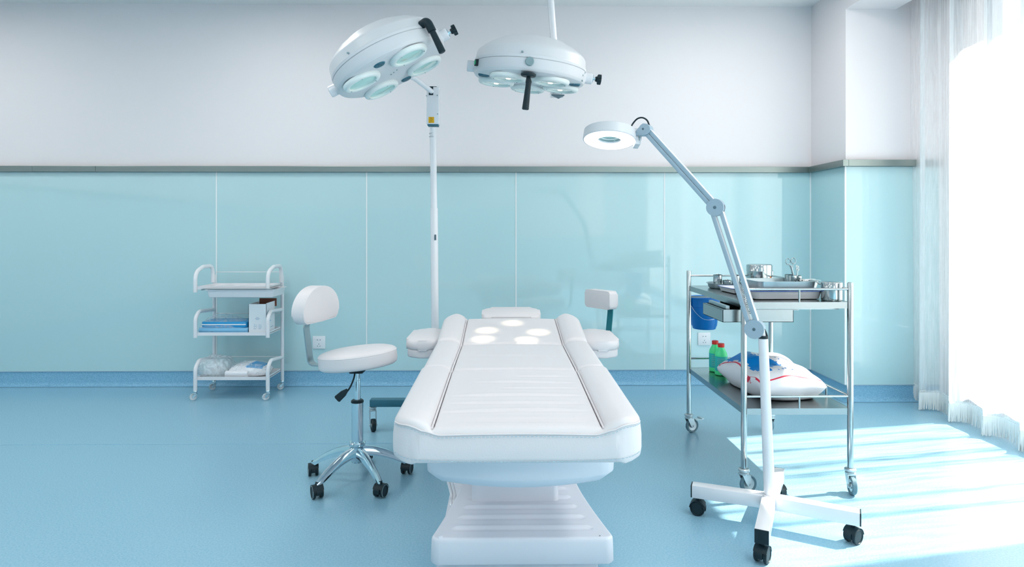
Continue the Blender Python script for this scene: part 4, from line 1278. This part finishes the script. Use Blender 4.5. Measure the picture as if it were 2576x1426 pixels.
def tray(name, label, cx, cyy, zb, l, w, h, rz, m, flare=.012, rim=.006, rimm=None, rad=.03, cat='tray'):
    t = thing(name, label, cat, (cx, cyy, zb), rz)
    bm = B(); rings = []
    for (dl, z) in ((-flare * 1.2, .0005), (-flare * .7, .003), (0, h - .001), (rim, h), (rim, h + .0012), (-.001, h + .0005), (-flare * .7 - .0016, .005), (-flare * 1.2 - .002, .003)):
        rr = max(.006, rad + dl); pts = rrect(l + 2 * dl, w + 2 * dl, rr, 6)
        rings.append([bm.verts.new((x, y, z)) for x, y in pts])
    for A_, C_ in zip(rings, rings[1:]):
        n_ = len(A_)
        for k in range(n_): bm.faces.new((A_[k], A_[(k+1) % n_], C_[(k+1) % n_], C_[k]))
    bm.faces.new(rings[0][::-1]); bm.faces.new(rings[-1])
    obj('body', bm, m, t, angle=40)
    if rimm:
        bm = B(); tube(bm, [(x, y, h + .0004) for x, y in rrect(l + 2 * rim, w + 2 * rim, rad + rim, 6)], .0015, 8, closed=True); obj('rim', bm, rimm, t)
    return t
# white enamel tray with blue rim
tray('enamel_tray', 'white enamel tray with a blue rim lying under the steel instrument tray', 1.186, 2.745, ZS1 + .0005, .30, .215, .036, math.radians(2), M_enamel, rimm=M_enamelblue, flare=.014, rad=.03)
# second white enamel tray on the left
tray('enamel_tray', 'white enamel tray with a thin blue rim, left rear beside the steel cups', 1.135, 2.965, ZS1 + .0005, .20, .17, .024, math.radians(4), M_enamel, rimm=M_enamelblue, flare=.010, rad=.015)
TD = .0385
tray('instrument_tray', 'deep stainless instrument tray stacked on the white enamel tray', 1.196, 2.755, ZS1 + TD, .255, .19, .036, math.radians(2), M_steelsat, flare=.010, rad=.025)
# round dish with cups, rear left
c = W(1830, 700, 3.16)
tdish = thing('round_dish', 'shallow round stainless dish carrying three steel cups, rear left of the trolley top', 'dish', (c.x, c.y + .03, ZS1))
bm = B(); lathe(bm, [(0, .0006), (.076, .0006), (.082, .006), (.087, .024), (.093, .0255), (.093, .027), (.085, .026), (.080, .008), (.074, .003), (0, .003)], 48); obj('body', bm, M_steelsat, tdish)
for (px, dy, h, r, lab) in ((1805, .0, .062, .0215, 'tall narrow steel cup at the left edge of the round dish'), (1828, -.02, .036, .020, 'short steel cup in the middle of the round dish'), (1851, .02, .058, .0215, 'tall steel cup behind the magnifier arm, on the round dish')):
    p = W(px, 700, c.y + .03 + dy)
    t = thing('steel_cup', lab, 'cup', (p.x, c.y + .03 + dy, ZS1 + .0035), group='steel cups on the trolley')
    bm = B(); lathe(bm, [(0, 0), (r * .95, 0), (r, .004), (r, h), (r * 1.06, h + .001), (r * .96, h + .001), (r * .93, .003), (0, .003)], 32); obj('body', bm, M_steel, t)
    bm = B(); tube(bm, spline([(-r * .4, 0, h + .001), (0, 0, h + .005), (r * .4, 0, h + .003), (r * 1.1, 0, h + .001)], 5), .0014, 6); obj('lid_knob', bm, M_steel, t)
# cups inside the instrument tray
zt_ = ZS1 + TD + .004
for (px, dy, h, r, lab) in ((1984, .03, .050, .0165, 'left steel cup of the three in the instrument tray'), (1993, -.02, .050, .0175, 'middle steel cup holding the scissors, in the instrument tray'), (2006, .01, .046, .0175, 'right steel cup of the three in the instrument tray')):
    Yq = 2.80 + dy; p = W(px, 700, Yq)
    t = thing('steel_cup', lab, 'cup', (p.x, Yq, zt_), group='steel cups on the trolley')
    bm = B(); lathe(bm, [(0, 0), (r * .96, 0), (r, .003), (r, h), (r * 1.06, h + .001), (r * .96, h + .001), (r * .93, .003), (0, .003)], 32); obj('body', bm, M_steel, t)
# scissors
def scissors(name, label, base, tilt, rz, s=1.0):
    t = thing(name, label, 'scissors', M=T(base) @ rotz(rz) @ Matrix.Rotation(tilt, 4, 'Y'))
    for sg in (-1, 1):
        bm = B()
        tube(bm, spline([(sg * .001, sg * .001, -.035 * s), (sg * .003, sg * .001, 0), (-sg * .002, sg * .001, .03 * s), (-sg * .008 * s, sg * .001, .055 * s)], 5), [.0016] * 16, 8)
        torus(bm, .0095 * s, .0018 * s, T((-sg * .011 * s, sg * .001, .066 * s)) @ Matrix.Rotation(PI / 2, 4, 'X') @ Matrix.Scale(1.3, 4, (0, 1, 0)), 24, 8)
        obj('blade_with_finger_ring', bm, M_steel, t)
    bm = B(); cyl(bm, (0, -.004, .018 * s), (0, .004, .018 * s), .003, n=12); obj('pivot_screw', bm, M_steel, t)
    return t
p = W(1997, 708, 2.785)
scissors('scissors', 'scissors with two large rings standing upright in the middle steel cup', (p.x - .004, 2.785, .855), math.radians(-8), 0, 1.05)
p = W(2004, 708, 2.80)
scissors('scissors', 'smaller scissors leaning right out of the right steel cup', (p.x, 2.80, .838), math.radians(14), math.radians(50), .85)
bm = B(); tube(bm, [W(1999, 708, 2.78), W(1990, 668, 2.775)], [.0035, .0045], 8); o = obj('forceps', bm, M_zinc); tag(o, 'steel forceps standing beside the upright scissors in the middle steel cup', 'forceps')
# kidney dish with forceps
t = thing('kidney_dish', 'small steel dish of instruments at the right end of the instrument tray', 'dish', (W(2038, 715, 2.745).x, 2.745, zt_))
bm = B(); rings = []
for sc_, z in ((.8, .0), (.95, .014), (1.06, .024), (1.06, .0255), (.93, .0235), (.78, .003)):
    rings.append([bm.verts.new((.036 * sc_ * math.cos(a), .030 * sc_ * math.sin(a) + .008 * math.cos(a) ** 2, z)) for a in [2 * PI * k / 32 for k in range(32)]])
for A_, C_ in zip(rings, rings[1:]):
    for k in range(32): bm.faces.new((A_[k], A_[(k+1) % 32], C_[(k+1) % 32], C_[k]))
bm.faces.new(rings[0][::-1]); bm.faces.new(rings[-1]); obj('body', bm, M_steel, t, angle=40)
kx, ky = WM[t.name].translation.x, WM[t.name].translation.y
for k, (dx, dy, a, lab) in enumerate(((0, -.006, 12, 'front pair of tweezers lying across the small steel dish'), (.004, .006, -8, 'middle pair of tweezers lying across the small steel dish'), (-.002, .016, 22, 'rear pair of tweezers lying across the small steel dish'))):
    t = thing('tweezers', lab, 'tweezers', (kx + dx, ky + dy, zt_ + .0275 + .003 * k), math.radians(a), group='tweezers in the small dish')
    for s in (-1, 1):
        bm = B(); tube(bm, [(-.045, 0, 0), (-.01, s * .004, 0), (.03, s * .003, 0), (.045, s * .0005, 0)], [.0018, .0016, .0014, .0008], 6); obj('tweezer_arm', bm, M_steel, t)

# bucket hung at the back left of the trolley
bc = V((W(1772, 750, 3.42).x, 3.425, 0))
zt1 = .700; zb1 = .528
bk_ = thing('bucket', 'small blue plastic bucket hanging behind the left of the steel trolley', 'bucket', (bc.x, bc.y, zb1))
bm = B(); hB = zt1 - zb1
lathe(bm, [(0, .001), (.058, .001), (.061, .004), (.062, .012), (.067, .020), (.083, hB - .012), (.0835, hB - .045 + .033)], 48)
obj('body', bm, M_blue, bk_, angle=50)
bm = B(); lathe(bm, [(.079, hB - .050), (.086, hB - .048), (.0875, hB - .008), (.090, hB - .002), (.090, hB), (.086, hB + .001), (.084, hB - .003), (.081, hB - .05), (.062, .010), (0, .006)], 48); obj('rim_band', bm, M_blue, bk_)
bm = B(); box(bm, (-.088, -.02, hB - .026), (.012, .045, .052), .004); obj('handle_lug', bm, M_blue, bk_)
bm = B(); box(bm, (.086, -.0, hB - .026), (.012, .03, .052), .004); obj('handle_lug', bm, M_blue, bk_)
bm = B(); tube(bm, spline([(-.088, -.03, hB - .03), (-.068, -.072, hB - .075), (-.03, -.092, hB - .108), (.02, -.094, hB - .108), (.06, -.075, hB - .08), (.087, -.01, hB - .03)], 8), .0011, 6); obj('wire_handle', bm, M_zinc, bk_)
bm = B(); box2(bm, (-.11, -.10, hB + .006), (-.10 + .12, -.094, hB + .014)); tube(bm, [(-.11, -.098, hB + .010), (.02, -.098, hB + .010)], .004, 8)
obj('hanging_bar', bm, M_steelsat, bk_)

# bottles on the lower shelf
def bottle(px, pyc, Y, label):
    c = W(px, pyc, Y); h = .205; s = 1.0
    zc = c.z; hh = zc - ZS2
    t = thing('bottle', label, 'bottle', (c.x, Y, ZS2 + .001), group='green bottles')
    bm = B(); r = .030
    lathe(bm, [(0, .0), (r * .9, 0), (r, .004), (r, hh * .64), (r * .93, hh * .70), (r * .62, hh * .82), (r * .50, hh * .86), (r * .48, hh * .90), (0, hh * .90)], 32); obj('body', bm, M_green, t)
    bm = B(); lathe(bm, [(r * .42, hh * .885), (r * .54, hh * .885), (r * .54, hh * .985), (r * .50, hh), (0, hh)], 24); obj('cap', bm, M_red, t)
    bm = B(); n = 30; lo = []; hi = []
    for k in range(n + 1):
        a = math.radians(170 + 210 * k / n); lo.append(bm.verts.new((r * 1.01 * math.cos(a), r * 1.01 * math.sin(a), hh * .14))); hi.append(bm.verts.new((r * 1.01 * math.cos(a), r * 1.01 * math.sin(a), hh * .60)))
    for k in range(n): bm.faces.new((lo[k], lo[k+1], hi[k+1], hi[k]))
    l = obj('label_band', bm, M_greenlabel, t)
    bm = B()
    for q in range(6):
        n = 10; lo = []; hi = []
        for k in range(n + 1):
            a = math.radians(215 + (60 + (q * 37 % 30)) * k / n); z = hh * (.22 + .06 * q); lo.append(bm.verts.new((r * 1.016 * math.cos(a), r * 1.016 * math.sin(a), z))); hi.append(bm.verts.new((r * 1.016 * math.cos(a), r * 1.016 * math.sin(a), z + .0022)))
        for k in range(n): bm.faces.new((lo[k], lo[k+1], hi[k+1], hi[k]))
    obj('label_print', bm, M_ink, l)
bottle(1799, 857, 3.235, 'green bottle with a red cap, the rear one on the lower trolley shelf')
bottle(1814, 864, 3.155, 'green bottle with a red cap, the front one, next to the white bag')

# big white bag on the lower shelf
bagM = T(((1.195), 2.865, ZS2 + .001)) @ rotz(math.radians(97))
bag = thing('plastic_bag', 'plump white bag with blue print and red border lines, on the lower trolley shelf', 'bag', M=bagM)
bm = B(); pillow(bm, .45, .30, .150, e=.5, nz=.022, ns=9, seed=3, flat=.36, nu=60, nv=44)
# bulge and print
for f in bm.faces:
    c = f.calc_center_median()
    f.material_index = 0
    d = c.x
    top_ = c.z > .05
    w_ = .118 + .004 * math.sin(d * 60)
    lo_ = .03 + .03 * math.sin(d * 23 + 1) - (.05 if d > .1 else 0)
    if top_ and -.13 < d < .19 and lo_ < c.y < w_: f.material_index = 1
    if top_ and -.17 < d <= -.12 and .075 < c.y < .105: f.material_index = 1
obj('body', bm, [M_bagwhite, M_bagblue], bag, angle=60)
me_bag = bpy.data.objects['body'].data if False else None
def on_bag(src, x, y, lift=.0012):
    # height of the bag top at (x, y)
    from mathutils.bvhtree import BVHTree
    return None
from mathutils.bvhtree import BVHTree
bago = [o for o in bag.children if o.name.startswith('body')][0]
bvh = BVHTree.FromPolygons([v.co.copy() for v in bago.data.vertices], [tuple(p.vertices) for p in bago.data.polygons])
def drape(pts, r, name, m):
    out = []
    for x, y in pts:
        h_, nn, _, _ = bvh.ray_cast(V((x, y, 1)), V((0, 0, -1)))
        if h_ is not None: out.append(h_ + V((0, 0, .0008)))
    bm = B()
    for a, b in zip(out, out[1:]):
        pass
    # flat ribbon following the surface
    A_ = []
    for i, p in enumerate(out):
        d = (out[min(i+1, len(out)-1)] - out[max(i-1, 0)]).normalized(); s = d.cross(V((0, 0, 1))).normalized()
        h1, _, _, _ = bvh.ray_cast(V((p.x + s.x * r, p.y + s.y * r, 1)), V((0, 0, -1))); h2, _, _, _ = bvh.ray_cast(V((p.x - s.x * r, p.y - s.y * r, 1)), V((0, 0, -1)))
        a = (h1 or p) + V((0, 0, .0012)); b = (h2 or p) + V((0, 0, .0012)); A_.append((bm.verts.new(a), bm.verts.new(b)))
    for (a, b), (c, d) in zip(A_, A_[1:]): bm.faces.new((a, b, d, c))
    obj(name, bm, m, bag)
drape([(.20 - .40 * k / 50, .137 - .012 * math.sin(k * .12)) for k in range(51)], .0022, 'red_line', M_redink)
drape([(-.203, .13 - .26 * k / 30) for k in range(31)], .0022, 'red_line', M_redink)
bm = B()
rq = random.Random(5)
for q in range(26):
    x = -.17 + rq.random() * .2; y = -.02 + rq.random() * .10
    h_, _, _, _ = bvh.ray_cast(V((x, y, 1)), V((0, 0, -1)))
    if h_ is not None: box(bm, h_ + V((0, 0, .001)), (.016 * rq.uniform(.5, 1.2), .003, .0012))
obj('print_lines', bm, M_bagblue, bag)

# ================================================================== WHITE UTILITY CART (left)
CX0, CX1 = -1.925, -1.475
CY0, CY1 = 3.99, 4.25
cart = thing('utility_cart', 'small white three-tier wheeled cart against the glass wall, on the left', 'cart', (CX0, CY0, 0))
rT = .0125
zTop = W(600, 673, CY0).z
def cz(py, Y): return W(600, py, Y).z
z_s1, z_s2, z_s3 = cz(722, CY0), cz(838, CY0), cz(950, CY0)
for s, x in ((0, CX0), (1, CX1)):
    bm = B(); tube(bm, [(x, CY1, .062), (x, CY1, cz(690, CY1))], .011, 16); obj('rear_post', bm, M_enamel, cart, world=True)
    bm = B(); zt_l = cz(683, CY0)
    yT = CY1 - .02
    tube(bm, fillet([(x, yT, z_s1 + .01), (x, yT, zTop), (x, CY0 + .10, zTop), (x, CY0 - .0, zTop - .03), (x, CY0, cz(735, CY0))], .07, 8), rT, 14); obj('top_handle', bm, M_enamel, cart, world=True)
    za, zb_ = cz(775, CY1 - .02), cz(849, CY0)
    bm = B(); tube(bm, fillet([(x, CY1 - .005, cz(778, CY1)), (x, CY0 + .05, cz(790, CY0) + .012), (x, CY0, cz(800, CY0)), (x, CY0, zb_)], .055, 8), rT * .95, 14); obj('side_arm', bm, M_enamel, cart, world=True)
    bm = B(); tube(bm, fillet([(x, CY1 - .005, cz(898, CY1)), (x, CY0 + .05, cz(915, CY0) + .012), (x, CY0, cz(925, CY0)), (x, CY0, .058)], .055, 8), rT * .95, 14); obj('side_arm', bm, M_enamel, cart, world=True)
for (z, zr, ws) in ((z_s1, cz(684, CY1), 0), (z_s2, cz(788, CY1), 0), (z_s3, cz(897, CY1), 0)):
    bm = B(); a, b = CX0 + .008, CX1 - .008
    box2(bm, (a, CY0 + .005, z - .016), (b, CY0 + .009, z + .004)); box2(bm, (a, CY1 - .014, z - .016), (b, CY1 - .010, z + .004))
    box2(bm, (a, CY0 + .009, z - .016), (a + .004, CY1 - .014, z + .004)); box2(bm, (b - .004, CY0 + .009, z - .016), (b, CY1 - .014, z + .004))
    box2(bm, (a, CY0 + .006, z - .010), (b, CY1 - .011, z - .007))
    obj('shelf', bm, M_enamel, cart, world=True, smooth=False)
    bm = B(); tube(bm, [(CX0 + .01, CY1, zr), (CX1 - .01, CY1, zr)], .0025, 8); obj('rear_wire', bm, M_enamel, cart, world=True)
# pull-out tray under the top shelf
bm = B(); rings = []
tx0, tx1, ty0_, ty1_ = W(517, 735, CY0 - .02).x, W(688, 735, CY0 - .02).x, CY0 - .02, CY1 - .05
zc1, zc0 = z_s1 - .018, cz(749, CY0 - .02)
cxm, cym = (tx0 + tx1) / 2, (ty0_ + ty1_) / 2
for dl, z in ((-.014, zc0), (-.010, zc0 + .003), (0, zc1), (.010, zc1 + .001), (.010, zc1 + .003), (-.002, zc1 + .002), (-.013, zc0 + .004)):
    pts = rrect(tx1 - tx0 + 2 * dl, ty1_ - ty0_ + 2 * dl, .02 + dl * .5, 5, (cxm, cym)); rings.append([bm.verts.new((x, y, z)) for x, y in pts])
for A_, C_ in zip(rings, rings[1:]):
    n_ = len(A_)
    for k in range(n_): bm.faces.new((A_[k], A_[(k+1) % n_], C_[(k+1) % n_], C_[k]))
bm.faces.new(rings[0][::-1]); bm.faces.new(rings[-1]); obj('drawer_tray', bm, M_enamel, cart, world=True, angle=40)
bm = B(); box2(bm, (tx0 - .02, ty0_ + .004, zc1 + .004), (tx1 + .01, ty0_ + .010, zc1 + .009)); cyl(bm, (tx0 - .022, ty0_ + .03, zc1 + .004), (tx0 - .022, ty0_ - .005, zc1 + .004), .005, n=10); obj('tray_runner', bm, M_steelsat, cart, world=True)
for x, y, a in ((CX0, CY0, 115), (CX1, CY0, 120), (CX0, CY1, 130), (CX1, CY1, 110)):
    fork_caster(cart, T(V((x, y, 0)) - WM[cart.name].translation) @ rotz(math.radians(a)), r=.022, w=.014, top=.062, m_wheel=M_clearwheel, hub=M_enamel, m_fork=M_chrome)
# contents, middle shelf
def wrapped_pads(label, z, h, x0, x1, y0, y1, m, m2):
    c = ((x0 + x1) / 2, (y0 + y1) / 2)
    t = thing('wrapped_pads', label, 'package', (c[0], c[1], z))
    bm = B()
    vs = prism(bm, rrect(x1 - x0, y1 - y0, .02), .001, h, None, bev=.006)
    obj('pads', bm, m, t)
    bm = B(); box(bm, (0, -.004, h * .55), ((x1 - x0) * .97, (y1 - y0) * 1.0, h * .22), .004); obj('white_layer', bm, M_card if m2 is None else m2, t)
    return t
zs = z_s2 - .006
px0, px1 = W(500, 820, CY0 + .05).x, W(626, 820, CY0 + .05).x
wrapped_pads('lower pale blue film-wrapped package of pads on the middle cart shelf', zs, .034, px0 + .005, px1, CY0 + .025, CY0 + .215, M_padlight, M_padlight)
wrapped_pads('upper bright blue film-wrapped package of pads on the middle cart shelf', zs + .0345, .036, px0 + .02, px1 - .01, CY0 + .035, CY0 + .21, M_padblue, None)
bm = B(); pillow(bm, px1 - px0 + .01, .20, .125, e=.6, nz=.016, ns=16, seed=9, flat=.12, nu=44, nv=28)
for v in bm.verts: v.co.z *= (1.0 - .35 * (v.co.x / (px1 - px0) + .5)); v.co.z += .001
for v in bm.verts: v.co += V(((px0 + px1) / 2, CY0 + .125, zs))
o = obj('clear_plastic_bag', bm, M_film, world=False, angle=180); tag(o, 'crumpled clear plastic bag draped over the blue packages on the middle cart shelf', 'bag')
# carton with open brown flap
cb0, cb1 = W(627, 829, CY0 + .03), W(667, 765, CY0 + .03)
cart_box = thing('carton', 'open white carton with a brown inner flap, on the middle cart shelf', 'box', ((cb0.x + cb1.x) / 2, CY0 + .11, zs))
wB = (cb1.x - cb0.x) + .012; dB = .15; hB2 = cb1.z - zs
bm = B(); tk = .002
rB = math.radians(-4)
for a, b in (((-wB/2, -dB/2, 0), (wB/2, -dB/2 + tk, hB2)), ((-wB/2, dB/2 - tk, 0), (wB/2, dB/2, hB2)), ((-wB/2, -dB/2, 0), (-wB/2 + tk, dB/2, hB2)), ((wB/2 - tk, -dB/2, 0), (wB/2, dB/2, hB2 + .005)), ((-wB/2, -dB/2, 0), (wB/2, dB/2, tk))):
    box2(bm, a, b)
obj('body', bm, M_card, cart_box, smooth=False)
bm = B(); box2(bm, (-wB/2 + .012, dB/2 - .004, hB2 - .03), (wB/2 + .012, dB/2 - .002, hB2 + .022)); box2(bm, (-wB/2 + tk, -dB/2 + tk, hB2 - .06), (wB/2 - tk, dB/2 - tk, hB2 - .058)); obj('brown_flap', bm, M_brown, cart_box, smooth=False)
bm = B()
for q, (x, z, w_) in enumerate(((0, .098, .016), (0, .092, .030), (0, .086, .018), (-.018, .052, .008), (-.006, .052, .004), (.012, .052, .010), (.022, .052, .004), (-.014, .044, .020), (.016, .044, .022), (-.020, .036, .004), (-.006, .036, .004), (.016, .036, .018), (-.016, .028, .016), (.014, .028, .016))):
    box(bm, (x, -dB/2 - .0004, z), (w_, .0008, .0022))
box(bm, (wB/2 + .0004, -dB * .2, .10), (.0008, .008, .010)); box(bm, (wB/2 + .0004, 0.02, .03), (.0008, .05, .003))
obj('print', bm, M_ink, cart_box, smooth=False)
bm = B(); box(bm, (wB/2 + .0006, -.02, .072), (.001, .03, .008)); obj('blue_print', bm, M_padlight, cart_box, smooth=False)
# contents, bottom shelf
zs = z_s3 - .006
a, b = W(498, 940, CY0 + .1).x, W(582, 940, CY0 + .1).x
bm = B(); pillow(bm, b - a, .19, .118, e=.42, nz=.022, ns=12, seed=21, flat=.3, nu=48, nv=36)
for v in bm.verts: v.co += V(((a + b) / 2, CY0 + .12, zs))
o = obj('clear_plastic_bag', bm, M_filmdense, angle=180); tag(o, 'crumpled clear bag of small items at the left of the bottom cart shelf', 'bag')
bm = B(); rq = random.Random(11)
for k in range(1):
    pillow(bm, .12, .10, .06, e=.5, nz=.02, ns=20, seed=2, flat=.3, nu=20, nv=16)
for v in bm.verts: v.co += V(((a + b) / 2 - .01, CY0 + .12, zs + .004))
o = obj('cloth_bundle', bm, M_card, angle=180); tag(o, 'white bundle inside the crumpled clear bag on the bottom cart shelf', 'bundle')
a, b = W(578, 940, CY0 + .1).x, W(677, 940, CY0 + .1).x
t = thing('soft_package', 'white and blue film package lying at the right of the bottom cart shelf', 'package', M=T(((a + b) / 2, CY0 + .125, zs + .001)) @ rotz(math.radians(6)))
bm = B(); pillow(bm, b - a, .17, .080, e=.5, nz=.012, ns=10, seed=31, flat=.3, nu=48, nv=30)
for f in bm.faces:
    c = f.calc_center_median(); f.material_index = 1 if (c.z > .02 and (-.015 + .5 * (c.y + .07) < c.x < .10 + .2 * c.y and -.072 < c.y < .035)) else 0
obj('body', bm, [M_bagwhite, M_padblue], t, angle=180)
bm = B(); pillow(bm, b - a + .006, .18, .095, e=.55, nz=.014, ns=12, seed=41, flat=.2, nu=40, nv=26); obj('film_wrap', bm, M_film, t, angle=180)
bm = B(); 
t2 = thing('gauze_roll', 'pale wrapped roll in front of the white and blue package, bottom cart shelf', 'roll', M=T(((a + b) / 2 - .055, CY0 + .040, zs + .021)) @ Matrix.Rotation(PI / 2, 4, 'Y'))
lathe(bm, [(0, -.07), (.017, -.07), (.020, -.066), (.0205, 0), (.020, .066), (.017, .07), (0, .07)], 24)
for v in bm.verts: v.co += V((noise.noise(v.co * 40), noise.noise(v.co * 40 + V((5, 0, 0))), 0)) * .004
obj('body', bm, M_padlight if False else M_bagwhite, t2)

# ================================================================== SOCKETS
def socket(px, py, label):
    c = W(px, py, YB - .008)
    t = thing('power_socket', label, 'socket', (c.x, YB - .008, c.z), group='wall sockets')
    bm = B(); box(bm, (0, -.0045, 0), (.086, .009, .086), .002); obj('plate', bm, M_socket, t)
    bm = B()
    for s in (-1, 1): box(bm, (s * .009, -.0093, .018), (.007, .001, .004))
    box(bm, (0, -.0093, -.010), (.003, .001, .008))
    for s in (-1, 1): box(bm, (0, 0, 0), (.003, .001, .008), M=T((s * .008, -.0093, -.024)) @ Matrix.Rotation(s * .6, 4, 'Y'))
    obj('socket_holes', bm, M_darkgrey, t, smooth=False)
socket(1771, 852, 'white wall socket low on the glass wall, behind the steel trolley')
socket(803, 861, 'white wall socket low on the glass wall, behind the left stool')
